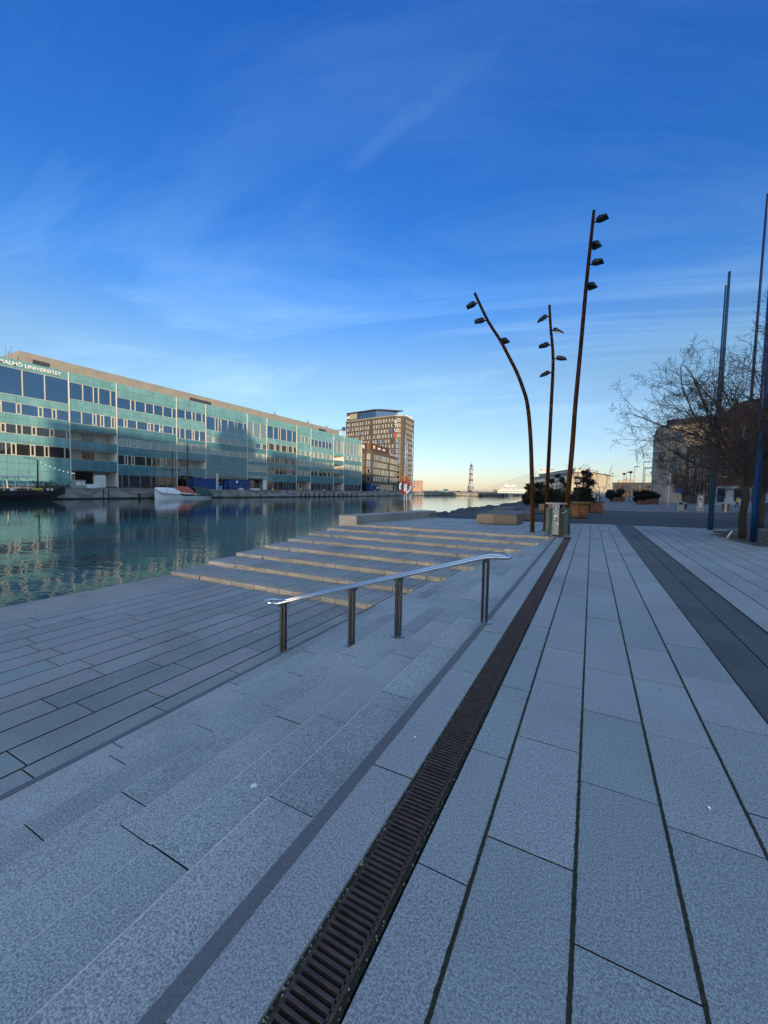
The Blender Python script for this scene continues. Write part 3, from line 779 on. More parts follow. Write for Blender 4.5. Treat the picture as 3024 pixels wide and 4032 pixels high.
mb = MB(); mb.face([(-7000,-500,ZW),(900,-500,ZW),(900,9000,ZW),(-7000,9000,ZW)])
struct(mb.build('water', M['water']))
# opposite quay
mb = MB(); mb.face([(-90.4,-220,.995),(-90.4,345,.995),(-420,345,.995),(-420,-220,.995)])
struct(mb.build('quay_ground', M['quay_ground']))
t = thing('quay_wall', 'long stained concrete quay wall under the glass building across the water', 'quay wall', (-90,0,0))
mb = MB(); y = -220
while y < 255:
    l = R.uniform(9,14); d = R.uniform(-.04,.04); y2 = min(y+l, 255); mb.box(-.5,d,y+.02,y2-.02,-3,.78); y += l
mb.box(-.55,-.06,-220,255,-3,.74)
mb.build('wall_face', M['quay_wall'], t)
mb = MB(); mb.box(-.6,.09,-220,255,.78,1.0); mb.build('coping', M['quay_wall'], t)
for yy in (46.6, 47.6): 
    mb = MB(); mb.box(.09,.16,yy-.06,yy+.06,ZW,.9); mb.build('ladder_rail', M['black'], t)
for yy in [56.2-2.2, 110.1,112.5,114.5,117.4,120.6,124,127,130,133.2,136.5,139.6,143,146.8]:
    mb = MB(); mb.tube([(.2,yy,-1.0 if yy > 60 else -1.3),(.2,yy,-.1)], .22, 8); mb.build('fender', M['black'], t)
for i, yy in enumerate((96.3,110,123.5,137,150.5,163.9)):
    names = ('opposite the glass entrance','left of the row of black fenders','above the middle black fenders','near the right end of the fenders','at the far end of the glass building','before the brown brick office')
    t = thing('mooring_bollard', 'yellow mooring hook on the far quay edge '+names[i], 'bollard', (-90,yy,.9), 0, 'yellow mooring hooks along the far quay')
    mb = MB(); mb.box(-.3,.16,-.45,.45,.11,.35); mb.build('base', M['yellow'], t)
    mb = MB(); mb.hexa([(-.1,-.2,.35),(.3,-.2,.35),(.3,.2,.35),(-.1,.2,.35),(-.2,-.3,.7),(.1,-.3,.7),(.1,.3,.7),(-.2,.3,.7)]); mb.build('hook', M['yellow'], t)
# shore stones
rg = random.Random(5); k = 0
stone_base = None
for a, b_ in zip(shore[:6], shore[1:7]):
    Ln = math.dist(a, b_); s = 0
    while s < Ln and k < 60:
        u = s/Ln; x = a[0]+(b_[0]-a[0])*u; y = a[1]+(b_[1]-a[1])*u; sz = rg.uniform(.28,.6)*(1+y/120)
        bm = bmesh.new(); bmesh.ops.create_icosphere(bm, subdivisions=2, radius=1)
        for v in bm.verts:
            n_ = v.co.copy(); f = 1+.28*math.sin(n_.x*3.1+k)*math.cos(n_.y*2.7+k*2)+rg.uniform(-.08,.08)
            v.co = Vector((n_.x*sz*f*.9, n_.y*sz*f*1.25, n_.z*sz*f*.48))
        me = bpy.data.meshes.new('shore_stone'); bm.to_mesh(me); bm.free(); me.materials.append(M['stone'])
        o = bpy.data.objects.new('shore_stone', me); col.objects.link(o); o.location = (x-.35+rg.uniform(-.15,.1), y, -.14); o.rotation_euler = (0,0,rg.uniform(-.4,.4))
        tag(o, 'dark rounded stone in the row edging the near shore', 'stone', 'dark stones edging the near shore')
        s += sz*rg.uniform(1.9,2.7); k += 1
# far pier and lands
mb = MB(); mb.box(-420,-58,300,460,-3,.9); mb.box(-400,-95,255,300,-3,.9)
struct(mb.build('far_pier', M['land']))
mb = MB(); mb.box(-2600,900,1500,1600,-3,2.2); struct(mb.build('far_land', M['land']))

# ================================================================== buildings
class Face:
    """frame on a vertical facade: u along the wall, z up, d outwards"""
    def __init__(s, p0, p1):
        s.o = Vector((p0[0],p0[1],0)); e = Vector((p1[0]-p0[0], p1[1]-p0[1], 0)); s.len = e.length; s.u = e.normalized()
        s.n = Vector((s.u.y, -s.u.x, 0))         # right-hand side of the walk from p0 to p1
    def p(s, u, d, z): q = s.o+s.u*u+s.n*d; return (q.x, q.y, z)
    def box(s, mb, u0, u1, z0, z1, d0, d1, mi=0):
        mb.hexa([s.p(u0,d1,z0),s.p(u1,d1,z0),s.p(u1,d0,z0),s.p(u0,d0,z0),s.p(u0,d1,z1),s.p(u1,d1,z1),s.p(u1,d0,z1),s.p(u0,d0,z1)], mi)

# ------------------------------------------------------------------ glass university building across the water
K68 = 94.5/68
def yy(v): return v*K68
def zz(v): return (v-1.65)*K68+1.65
t = thing('glass_building', 'long teal glass university building with white mullions across the water', 'building', (0,0,0))
F = Face((-94.5,0), (-94.5,300))   # u = Y, outward +X
assert F.n.x > .9
fins = [9.6, 20.2, 30.9, 37.45, 47.85, 54.1, 64.75, 70.75, 81.4, 87.3, 98, 103.5, 114.25]
BASE, TOP = 1.0, zz(17.9)
W_ = 'w'; L_ = 'l'; P_ = 'p'; D_ = 'd'
bays = [
 [(16.77,13.25,W_),(12.28,10.81,W_),(9.45,8.21,W_),(6.96,5.36,W_)],
 [(16.77,13.25,'t'),(12.28,10.81,W_),(9.45,8.21,D_),(6.96,5.36,D_)],
 [(16.55,14.1,W_),(12.5,10.65,W_),(9.7,8.15,L_),(6.9,5.38,L_),(3.75,1.25,L_)],
 [(15.75,14.0,W_),(12.44,11.08,W_),(9.32,7.95,P_),(6.57,5.0,D_),(3.33,1.3,D_)],
 [(15.87,14.2,W_),(12.41,10.51,W_),(9.73,8.05,P_),(6.7,5.24,L_),(3.66,1.3,L_)],
 [(15.62,12.98,W_),(11.66,10.57,P_),(9.37,8.16,P_),(3.8,1.3,D_)],
 [(16.34,12.99,P_),(11.78,10.57,W_),(9.49,7.6,P_),(6.79,5.3,P_),(3.68,1.3,'e')],
 [(16.28,13.35,W_),(12.21,10.64,D_),(9.06,7.63,D_),(6.77,5.04,D_),(3.17,1.3,D_)],
 [(15.46,13.74,P_),(11.53,10.43,P_),(9.33,7.59,P_),(6.32,5.06,P_),(3.63,1.3,L_)],
 [(15.1,13.2,W_),(11.6,10.2,P_),(9.2,7.7,P_),(6.7,5.2,D_),(3.2,1.3,D_)],
 [(16.1,12.6,P_),(11.7,10.3,L_),(9.0,7.6,L_),(6.3,5.0,L_),(3.6,1.3,L_)],
 [(16.25,12.52,P_),(11.96,10.84,P_),(9.34,7.65,P_),(3.13,1.3,D_)],
]
rg = random.Random(12)
mb = MB(); F.box(mb, yy(fins[0]), yy(fins[-1])-.2, BASE, TOP-.5, -26, -4.2)
F.box(mb, yy(fins[0]), yy(fins[-1])-.2, TOP-.5, TOP-.3, -26, -.4)
F.box(mb, yy(fins[0]), yy(fins[-1]), BASE-.6, BASE+.3, -26, -.02)
mb.build('core', M['slate'], t)
for i, rows in enumerate(bays):
    u0, u1 = yy(fins[i])+.10, yy(fins[i+1])-.10
    rows = sorted([(zz(b_), zz(a), k) for a, b_, k in rows])
    up = MB(); lo = MB(); z = BASE+.3
    for (a, b_, k) in rows+[(TOP, TOP, None)]:
        if a-z > .05:
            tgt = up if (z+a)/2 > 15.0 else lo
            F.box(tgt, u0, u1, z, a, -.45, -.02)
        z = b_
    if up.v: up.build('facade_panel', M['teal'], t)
    if lo.v: lo.build('facade_panel', M['teal' if i < 2 else 'teal_shaded'], t)  # lower rows take the shaded copy, leftmost bays the lit one
    # back wall behind the windows
    for (a, b_, k) in rows:
        if k == L_ or k == 'e':
            m_ = MB(); dp = 4.0
            F.box(m_, u0, u1, a-.02, a+.04, -dp, -.46); F.box(m_, u0, u1, b_-.04, b_+.02, -dp, -.46)
            F.box(m_, u0-.08, u0+.12, a+.04, b_-.04, -dp, -.3); F.box(m_, u1-.12, u1+.08, a+.04, b_-.04, -dp, -.3)
            F.box(m_, u0+.12, u1-.12, a+.04, b_-.04, -dp-.15, -dp)
            lo_ = m_.build('loggia', M['cream'], t)
            m_ = MB(); w_ = u1-u0; h_ = b_-a
            if k == 'e': F.box(m_, u0+.5, u1-1.8, a+.1, b_-.5, -2.0, -1.9)
            elif a < 3: F.box(m_, u0+w_*.28, u0+w_*.66, a+.05, b_-.1, -dp, -dp+.06); F.box(m_, u0+w_*.82, u0+w_*.90, a+.05, a+h_*.75, -dp, -dp+.06)
            else: F.box(m_, u0+w_*.44, u0+w_*.70, a+.25, b_-.35, -dp, -dp+.06)
            m_.build('opening', M['win_dark'], lo_)
            continue
        m_ = MB(); F.box(m_, u0, u1, a, b_, -.30, -.12)
        wm = {W_:'win', P_:'win_pale', D_:'win_dark', 't':'win'}[k]
        wo = m_.build('window', M[wm], t)
        m_ = MB(); u = u0; top_row = b_ > zz(12.6)
        F.box(m_, u0, u1, a-.0, a+.07, -.119, -.07); F.box(m_, u0, u1, b_-.07, b_, -.119, -.07)
        while u < u1-1.0:
            if k == 't' :
                st = rg.uniform(3.2,4.2)
            elif top_row: st = rg.choice((1.0,2.0,2.4,3.0))
            else: st = rg.choice((.8,1.5,2.1,2.6))
            u += st
            if u > u1-.3: break
            F.box(m_, u-.065, u+.065, a+.07, b_-.07, -.119, .02)
            if (not top_row) and b_ > zz(4) and rg.random() < .62 and u < u1-1.0:
                F.box(m_, u+.55, u+.70, a+.07, b_-.07, -.119, .02); F.box(m_, u+.065, u+.55, a+.07, a+.2, -.119, .0); F.box(m_, u+.065, u+.55, b_-.2, b_-.07, -.119, .0)
                u += .7
        m_.build('mullion', M['win_frame' if b_ > zz(4) else 'galv'], wo)
    for (a, b_, k) in rows:
        pass
for i, f in enumerate(fins):
    m_ = MB(); F.box(m_, yy(f)-.07, yy(f)+.07, BASE, TOP, -.6, .08); m_.build('fin', M['cream'], t)
m_ = MB(); F.box(m_, yy(26.6), yy(105.5), TOP-.3, TOP+3.0, -16, -4.5); 
pent = m_.build('penthouse', M['beige'], t)
for a, b_ in ((53,58),(95,98.5),(28,30)):
    m_ = MB(); F.box(m_, yy(a), yy(b_), TOP+.9, TOP+1.9, -4.5, -4.44)
    m_.build('vent', M['slate'], pent)
for a in (78,91.5,100.5):
    m_ = MB(); F.box(m_, yy(a), yy(a)+.9, TOP+3.0, TOP+3.6, -7, -6); m_.tube([F.p(yy(a)+.4,-6.5,TOP+3.5),F.p(yy(a)+.4,-6.5,TOP+4.6)], .25, 8); m_.build('roof_fan', M['galv'], pent)
m_ = MB()
for a, h in ((24.8,3.6),(25.4,3.9),(25.1,2.6)): m_.tube([F.p(yy(a),-3.5,TOP-.3),F.p(yy(a),-3.5,TOP+h*.8)], .05 if h != 2.6 else .12, 6)
m_.build('antenna', M['galv'], t)

def lettering(txt, size, name, mat, parent, F_, u, z, d, extr=.06, bold=.0, vertical=False, space=1.0):
    cu = bpy.data.curves.new('lettering', 'FONT'); cu.body = txt; cu.size = size; cu.extrude = extr; cu.offset = bold; cu.space_character = space
    if vertical: cu.align_x = 'CENTER'
    tmp = bpy.data.objects.new('lettering_tmp', cu); col.objects.link(tmp)
    dg = bpy.context.evaluated_depsgraph_get(); me = bpy.data.meshes.new_from_object(tmp.evaluated_get(dg))
    bpy.data.objects.remove(tmp); bpy.data.curves.remove(cu)
    me.name = name; me.materials.clear(); me.materials.append(M[mat])
    o = bpy.data.objects.new(name, me); col.objects.link(o); o.parent = parent
    X = F_.u; Z = Vector((0,0,1)); n = F_.n; p = Vector(F_.p(u, d, z))
    Mx = Matrix(((X.x,Z.x,n.x,p.x),(X.y,Z.y,n.y,p.y),(X.z,Z.z,n.z,p.z),(0,0,0,1)))
    me.transform(Mx)
    xs = [v.co.dot(X) for v in me.vertices]
    return o, max(xs)-min(xs)
M['letter'] = plain('white_letters', (.8,.8,.78), .5, var=.03)
lettering('MALMÖ UNIVERSITET', .93, 'sign_lettering', 'letter', t, F, yy(23.2), zz(17.10), .06, .05, .02, space=1.06)
lettering('MALMÖ UNIVERSITET   ORKANEN', .46, 'sign_lettering', 'letter', t, F, yy(65.75), zz(4.02), .05, .03, .012)
m_ = MB(); 
for k in range(7):
    pass
m_.tube([F.p(yy(65.35)+.28*math.cos(a)*.8, .05, zz(4.18)+.34*math.sin(a)) for a in [rad(d) for d in range(40, 330, 24)]], .06, 5)
F.box(m_, yy(65.35), yy(65.35)+.25, zz(4.18)-.05, zz(4.18)+.05, .02, .08); m_.build('sign_emblem', M['letter'], t)
# entrance notice board
m_ = MB(); F.box(m_, yy(70.75)-1.6, yy(70.75)-.3, 1.0, zz(3.6), -.3, .02); m_.build('entrance_panel', M['cream'], t)

# things on the far quay
def skip(label, y0, y1, z1, x0=-93.4, x1=-91.2):
    t = thing('steel_container', label, 'container', (0,0,0), 0, 'blue steel containers on the far quay')
    mb = MB(); mb.hexa([(x0,y0+.25,1.05),(x1,y0+.25,1.05),(x1,y1-.25,1.05),(x0,y1-.25,1.05),(x0,y0,z1),(x1,y0,z1),(x1,y1,z1),(x0,y1,z1)]); b_ = mb.build('body', M['blue_steel'], t)
    n = int((y1-y0)/.9); mb = MB()
    for k in range(1, n): yk = y0+(y1-y0)*k/n; mb.box(x1-.06,x1+.05,yk-.05,yk+.05,1.2,z1-.1)
    mb.box(x0-.04,x1+.07,y0-.05,y1+.05,z1,z1+.12); mb.build('rib', M['blue_steel'], t)
    return t
s1 = skip('blue container piled with scrap boards left of the white quay post', 68.6, 75.8, 3.75)
mb = MB(); rg = random.Random(4)
for _ in range(12):
    a = rg.uniform(69.2,74.5); l = rg.uniform(.8,2.2); z = rg.uniform(3.9,4.3); mb.hexa([(-92.8,a,z),(-92.5,a,z),(-92.3,a+l,z+rg.uniform(-.1,.3)),(-92.6,a+l,z),(-92.8,a,z+.1),(-92.5,a,z+.1),(-92.3,a+l,z+.3),(-92.6,a+l,z+.12)])
tag(mb.build('scrap_boards', M['crate']), 'loose grey boards heaped on the left blue container', 'boards')
s2 = skip('blue container with a white notice right of the white quay post', 80.0, 88.0, 3.85)
mb = MB(); mb.box(-91.19,-91.12,82.6,83.3,2.9,3.6); mb.build('notice', M['white'], s2)
skip('small blue container before the brown brick office', 161.6, 165.6, 4.0, -93.5, -91.5)
s3 = skip('blue container with a white notice, rightmost before the brick office', 166.2, 171.0, 4.0, -93.5, -91.5)
mb = MB(); mb.box(-91.49,-91.40,168,170,2.4,3.2); mb.build('notice', M['white'], s3)
t = thing('quay_post', 'pair of thin white posts standing between the two blue containers', 'post', (-91,75.9,1))
mb = MB(); mb.tube([(0,-.2,0),(0,-.2,4.4)], .11, 8); mb.build('post', M['white'], t); mb = MB(); mb.tube([(.0,.25,0),(0,.25,4.2)], .11, 8); mb.build('post', M['white'], t)
t = thing('quay_railing', 'thin grey railing on the far quay before the blue containers', 'railing', (-90.8,0,1))
mb = MB()
mb.tube([(0,76.5,1.9),(0,92,1.9)], .04, 5); mb.tube([(0,76.5,1.0),(0,92,1.0)], .03, 5)
for k in range(9): mb.tube([(0,76.5+k*1.94,0),(0,76.5+k*1.94,1.9)], .045, 5)
mb.build('rail', M['galv'], t)
mb = MB(); mb.lathe([(.0,0),(.45,0),(.5,1.0),(.42,1.02)], (0,0,0), 12); o = mb.build('blue_barrel', M['win_pale']); o.data.materials[0] = plain('light_blue_plastic', (.05,.28,.5), .5); o.location = (-91,77.0,1.0); tag(o, 'light blue barrel at the foot of the white quay posts', 'barrel')
t = thing('wrapped_pallet', 'tall pallet stacked with white sacks in the open ground floor bay', 'pallet', (-92,47.05,1.0))
rg = random.Random(2)
for k in range(7):
    mb = MB()
    for q in range(3): mb.slab(-.7+rg.uniform(-.06,.06),.7,-.78+q*.52+rg.uniform(-.03,.03),-.28+q*.52,.12+k*.36,.12+k*.36+.34,.07)
    mb.build('sack_layer', M['sack'], t)
mb = MB(); mb.box(-.75,.75,-.8,.8,0,.11); mb.build('pallet_base', M['wood_dark'], t)
t = thing('goods_crate', 'grey crate with pale papers left of the white sacks', 'crate', (-92,43.0,1.0))
mb = MB(); mb.slab(-.8,.8,-1.0,1.0,0,1.55,.05); mb.build('body', M['crate'], t)
for a, b_ in ((-.7,.2),(.4,.9)):
    mb = MB(); mb.box(.8,.83,a,b_,.5,1.2); mb.build('paper_sheet', M['sack'], t)
mb = MB(); mb.slab(-.6,.6,-1.05,1.05,0,.75,.06); o = mb.build('goods_box', M['sack']); o.location = (-91.9,45.2,1.0); tag(o, 'long low white box between the grey crate and the white sacks', 'box')
for i, (a, b_, lab) in enumerate(((87.6,91.2,'stacked pale planks lying on the quay edge by the right blue container'), (83.2,84.6,'short pale plank lying on the quay edge below the white notice'))):
    mb = MB(); 
    for q in range(3): mb.box(-.5,.3,0+q*.04,b_-a-q*.05,.002+q*.16,.15+q*.16)
    o = mb.build('plank_stack', M['cream']); o.location = (-90.6,a,1.0); tag(o, lab, 'planks')

# ------------------------------------------------------------------ boats
def loft(secs, name, mats, parent, band=None):
    """secs: list of (y, [(x,z)...]) open half rings, closed across the deck"""
    mb = MB(); k = len(secs[0][1]); 
    for y, ring in secs: mb.v.extend([(x, y, z) for x, z in ring])
    for i in range(len(secs)-1):
        for j in range(k-1):
            mb.f.append((i*k+j, i*k+j+1, (i+1)*k+j+1, (i+1)*k+j)); mb.m.append(band(j, k) if band else 0)
        mb.f.append((i*k+k-1, i*k, (i+1)*k, (i+1)*k+k-1)); mb.m.append(0)
    mb.f.append(tuple(range(k))); mb.m.append(0); mb.f.append(tuple(range((len(secs)-1)*k, len(secs)*k))); mb.m.append(0)
    return mb.build(name, mats, parent)
# dark barge (bow to the right)
t = thing('barge', 'black wooden barge with white canopy moored at the far left', 'boat', (-86.2,0,ZW))
secs = []
for i in range(15):
    u = i/14; y = 19+19.2*u
    w_ = 2.4*(1-max(0,(u-.62)/.38)**1.8)**.9 if u < 1 else .02
    w_ = max(w_, .03); sh = 1.55+.75*max(0,(u-.45)/.55)**1.7; rk = max(0,(u-.8)/.2)
    secs.append((y, [(-w_,sh),(-w_*.98,sh*.55+rk*.6),(-w_*.75,-.4+rk*1.6),(0,-.7+rk*2.3),(w_*.75,-.4+rk*1.6),(w_*.98,sh*.55+rk*.6),(w_,sh)]))
hull = loft(secs, 'hull', M['hull_black'], t)
mb = MB(); mb.tube([(2.42,19,1.6),(2.42,30,1.62),(2.2,33.5,1.8),(1.4,36.5,2.15),(.1,38.1,2.38)], .09, 6); mb.build('rubbing_strake', M['wood_dark'], t)
mb = MB(); mb.box(-1.7,1.9,19,33.2,3.95,4.2); can = mb.build('canopy', M['white'], t)
for xx in (1.6,-1.4):
    for y in (21,23.6,26,28.9,30.4,32.0):
        mb = MB(); mb.tube([(xx,y+.15,1.5),(xx,y,3.95)], .075, 6); mb.build('canopy_post', M['white'], t)
mb = MB(); mb.box(-1.6,1.6,19,32.8,1.5,2.05); mb.build('deckhouse', M['wood_dark'], t)
mb = MB(); mb.tube([(.6,33.85,1.5),(.5,34.0,7.0)], [.16,.11], 8); ms = mb.build('mast', M['mast'], t)
mb = MB(); mb.tube([(.6,32.0,7.25),(.5,33.2,7.2),(.5,34.1,7.0)], .05, 5); mb.build('gaff', M['mast'], ms)
mb = MB(); mb.slab(1.0,2.1,32.6,34.0,1.62,2.1,.05); mb.build('hatch', M['yellow'], t)
for y in (34.6,35.2):
    mb = MB(); mb.box(1.75,2.0,y,y+.3,1.75,2.1); mb.build('fender_box', M['white'], t)
mb = MB(); rg = random.Random(9)
for k in range(60):
    a = Vector((rg.uniform(-.9,.9), rg.uniform(34.0,38.4), 1.9)); b_ = a+Vector((rg.uniform(-.6,.6), rg.uniform(-1.6,1.6), rg.uniform(.5,1.75)))
    mb.tube([a,(a+b_)/2+Vector((0,0,.2)),b_], .035, 4, caps=False)
mb.build('net_pile', M['wood_dark'], t)
mb = MB(); mb.lathe([(.04,0),(.28,.02),(.3,.35),(.18,.55)], (1.9,29.9,1.55), 10); mb.build('buoy', M['white'], t)
t = thing('string_lights', 'string of small white bulbs hanging from the barge mast toward the bow', 'string lights', (-85.7,0,ZW))
P0, P1 = Vector((0,34.1,6.9)), Vector((.2,39.4,5.0)); pts = []
for k in range(17):
    u = k/16; p = P0.lerp(P1, u); p.z -= .9*u*(1-u)*1.2; pts.append(p)
mb = MB(); mb.tube(pts, .012, 4); mb.build('cable', M['rope'], t)
bm_ = MB()
for p in pts[1::2]+pts[-1:]: bm_.lathe([(.02,-.16),(.065,-.12),(.07,-.05),(.03,0)], p, 6)
mt_, nt_, bb_ = newmat('lit_bulb'); bb_.inputs['Base Color'].default_value = (.9,.88,.8,1); bb_.inputs['Emission Color'].default_value = (1,.93,.8,1); bb_.inputs['Emission Strength'].default_value = 1.2
bm_.build('bulbs', mt_, t)
# white sailing boat (bow to the left)
t = thing('sailing_boat', 'white two masted sailing boat under white, red and green tarps', 'boat', (-88.0,0,ZW))
secs = []
for i in range(17):
    u = i/16; y = 56.7+14.4*u
    w_ = 1.75*(min(1,u/.42)**.65)*(1-.62*max(0,(u-.6)/.4)**1.6); w_ = max(.04, w_)
    sh = 2.45-1.75*u**.62 if u < .8 else .92-.25*(u-.8)
    rk = max(0,(.12-u)/.12)
    secs.append((y+(-.35*rk), [(-w_,sh),(-w_*.96,sh*.62),(-w_*.7,-.25),(0,-.5+.3*rk),(w_*.7,-.25),(w_*.96,sh*.62),(w_,sh)]))
M['hull_white'] = plain('white_hull', (.70,.71,.72), .45, var=.06)
loft(secs, 'hull', M['hull_white'], t)
mb = MB(); mb.hexa([(1.2,59.5,1.25),(1.76,63.0,.62),(1.5,69.5,.66),(1.1,69.5,.66),(1.2,59.4,1.5),(1.80,63.0,.98),(1.55,69.5,.86),(1.1,69.5,.9)]); mb.build('bulwark', M['hull_black'], t)
def tarp(name, pts, mat):
    mb = MB(); n = 9; m2 = 7; vs = []
    rg = random.Random(len(name))
    for i in range(n):
        u = i/(n-1); f = u*(len(pts)-1); a = min(int(f), len(pts)-2); w = f-a
        y = pts[a][0]*(1-w)+pts[a+1][0]*w; zt = pts[a][1]*(1-w)+pts[a+1][1]*w; zb = pts[a][2]*(1-w)+pts[a+1][2]*w; hw = pts[a][3]*(1-w)+pts[a+1][3]*w
        for j in range(m2):
            th = math.pi*j/(m2-1); vs.append((hw*math.cos(th)+rg.uniform(-.04,.04), y+rg.uniform(-.08,.08), zb+(zt-zb)*math.sin(th)**.7+rg.uniform(-.05,.05)))
    mb.v = vs
    for i in range(n-1):
        for j in range(m2-1):
            mb.f.append((i*m2+j,(i+1)*m2+j,(i+1)*m2+j+1,i*m2+j+1)); mb.m.append(0)
    return mb.build(name, M[mat], t, True)
tarp('bow_tarp', [(56.35,2.55,2.1,.25),(57.5,2.6,1.3,1.2),(60.8,2.55,1.1,1.6),(62.2,1.8,.9,1.6)], 'tarp_white')
tarp('red_tarp', [(60.9,2.5,1.6,1.0),(62.0,2.95,1.2,1.5),(64.6,2.9,.9,1.8),(65.9,1.8,.7,1.7),(66.2,1.2,.6,1.6)], 'tarp_red')
tarp('green_tarp', [(66.0,2.7,1.4,1.0),(66.8,2.95,.9,1.6),(69.6,2.7,.55,1.6),(70.9,1.7,.45,1.5),(71.2,.9,.4,1.2)], 'tarp_green')
for my, mz, lab in ((60.7,11.2,0),(64.75,13.9,1)):
    mb = MB(); mb.tube([(0,my,.8),(0,my,mz*.6),(0,my,mz)], [.17,.14,.07], 8); mo = mb.build('mast', M['mast'], t)
    if lab == 0:
        mb = MB(); mb.tube([(.2,58.2,6.85),(.2,62.8,6.8)], .09, 6); mb.build('yard', M['mast'], mo)
    mb = MB()
    for q in ((-1.6,my-3.2,1.2),(1.6,my-2.6,1.2),(1.7,my+2.4,1.0),(-1.6,my+2.6,1.0),(0,my-4.2,2.2),(.4,my+5.0,1.2)): mb.tube([(0,my,mz*.93),q], .028, 4)
    mb.build('rigging', M['rope'], mo)
mb = MB(); mb.tube([(0,57.2,2.4),(0,53.6,3.3),(0,51.6,3.7)], [.13,.1,.06], 6); mb.build('bowsprit', M['mast'], t)
mb = MB(); mb.tube([(0,71,.6),(.2,73,1.0),(-1.6,76.8,2.15)], .035, 4); mb.build('mooring_line', M['rope'], t)

# ------------------------------------------------------------------ hotel and brick office beyond
def window_wall(F, parent, rows, cols, z0, dz, wins, wallname, wall_mat, depth, base, top, budget):
    """solid wall slab with framed windows set on it"""
def add_windows(F, parent, specs, budget, rest, frame='win_frame', proud=.08, fl=.16, fr=.10):
    for (u0, u1, a, b_, gm) in specs:
        def frame_(m_):
            F.box(m_, u0, u0+fl, a, b_, .003, proud); F.box(m_, u1-fr, u1, a, b_, .003, proud)
            F.box(m_, u0+fl, u1-fr, a, a+fr, .003, proud); F.box(m_, u0+fl, u1-fr, b_-fr, b_, .003, proud)
        if budget[0] > 0:
            budget[0] -= 1
            m_ = MB(); frame_(m_); fo = m_.build('window', M[frame], parent)
            m_ = MB(); F.box(m_, u0+fl, u1-fr, a+fr, b_-fr, .003, .03); m_.build('pane', M[gm], fo)
        else:
            frame_(rest); F.box(rest, u0+fl, u1-fr, a+fr, b_-fr, .003, .03, 1)
def rowspec(F, z0, z1, rng, wmin, wmax, gmin, gmax, u0=.8, u1=None, mats=('win_dark','win','win_warm')):
    out = []; u = u0+rng.uniform(0,.6); end = (u1 or F.len)-.6
    while True:
        w = rng.choice((wmin, wmax, (wmin+wmax)/2, wmin))
        if u+w > end: break
        out.append((u, u+w, z0, z1, rng.choice(mats))); u += w+rng.uniform(gmin, gmax)
    return out
t = thing('hotel', 'tall brown brick hotel with rows of cream framed windows and glazed roof storey', 'building', (0,0,0))
hp = [(-141,216.5),(-119,211.6),(-102.6,209.0),(-98.4,211.0),(-97.9,213.6),(-99.3,229.5),(-146,244)]
mb = MB(); mb.prism(hp, .9, 44.4); mb.build('wall', M['brick_brown'], t)
mb = MB(); mb.prism([(-118.9+ (x+118.9)*1.006, 225+(y-225)*1.012) for x, y in hp], 44.4, 45.1); mb.build('cornice', M['beige'], t)
mb = MB(); ph = [(-140.8,217.2),(-131.5,215.2),(-131.5,226),(-140.8,230)]; mb.prism(ph, 45.1, 49.6); rb = mb.build('roof_block', M['brick_brown'], t)
Fr = Face(ph[0], ph[1]); rest = MB()
for k in range(7):
    m_ = MB(); Fr.box(m_, 2.7+k*.92, 3.1+k*.92, 45.9, 49.0, .0, .12); m_.build('light_slot', M['win_frame'], rb)
m_ = MB(); Fr.box(m_, .3, 2.4, 46.6, 48.0, 0, .1); m_.build('sign', M['white'], rb)
mb = MB(); gp = [(-131.4,215.9),(-117.5,213.2),(-115.8,213.9),(-107.5,222),(-131.4,228)]; mb.prism(gp, 45.1, 49.3); gl = mb.build('glazed_storey', M['win'], t)
for a, b_ in zip(gp[:3], gp[1:4]):
    Fg = Face(a, b_); m_ = MB(); n = max(1, int(Fg.len/2.3))
    for k in range(n+1): Fg.box(m_, Fg.len*k/n-.07, Fg.len*k/n+.07, 45.1, 49.3, .003, .1)
    m_.build('mullion', M['slate'], gl)
mb = MB(); mb.prism([(-141,216.9),(-117.3,212.4),(-114.6,213.4),(-103.5,222.5),(-131,231),(-141,232)], 49.62, 50.25); mb.build('roof', M['slate'], t)
mb = MB(); mb.box(-108,-101,222,230,45.1,47.3); mb.build('plant_room', M['white'], t)
mb = MB()
for q in ((-127,220,50.2,53.5),(-99.5,222,45.1,49),(-101,219,45.1,48),(-104,218,47.3,49)): mb.tube([(q[0],q[1],q[2]),(q[0],q[1],q[3])], .09, 5)
mb.build('antenna', M['galv'], t)
bud = [88]; rest = MB(); rg = random.Random(8); allw = []
FL, FM, FC, FR = Face(hp[0],hp[1]), Face(hp[1],hp[2]), Face(hp[2],hp[3]), Face(hp[4],hp[5])
for r in range(13):
    zt = 43.2-r*2.98; zb = zt-1.95
    if zb < 3: break
    for Fx, kw in ((FM,{}),(FL,{}),(FC,dict(u0=1.2)),(FR,{})):
        if Fx is FR: sp = rowspec(Fx, zb, zt, rg, 1.0, 1.7, 1.3, 1.9, u0=.8)
        elif Fx is FC: sp = [(1.3,3.4,zb,zt,'win_warm')]  # warm pane colour stands in for sun glints on the corner
        elif Fx is FL: sp = rowspec(Fx, zb, zt, rg, .9, 1.9, .8, 1.3, mats=('win','win','win_dark'))
        else: sp = rowspec(Fx, zb, zt, rg, 1.0, 2.6, .8, 1.2, mats=('win','win_dark','win','win_warm'))
        if Fx is FL and zt < 32: sp = [q for q in sp if q[0] > FL.len*.5]
        if zt < 22 and Fx in (FL, FM): sp = [q for q in sp if Fx is FM and q[0] > FM.len*.72]
        allw.append((Fx, sp))
for Fx, sp in allw: add_windows(Fx, t, sp, bud, rest, fl=.5 if Fx in (FM, FL) else .2, fr=.07)
stuff(rest.build('windows', [M['win_frame'], M['win']], t))
Fs = Face(hp[2], hp[3])
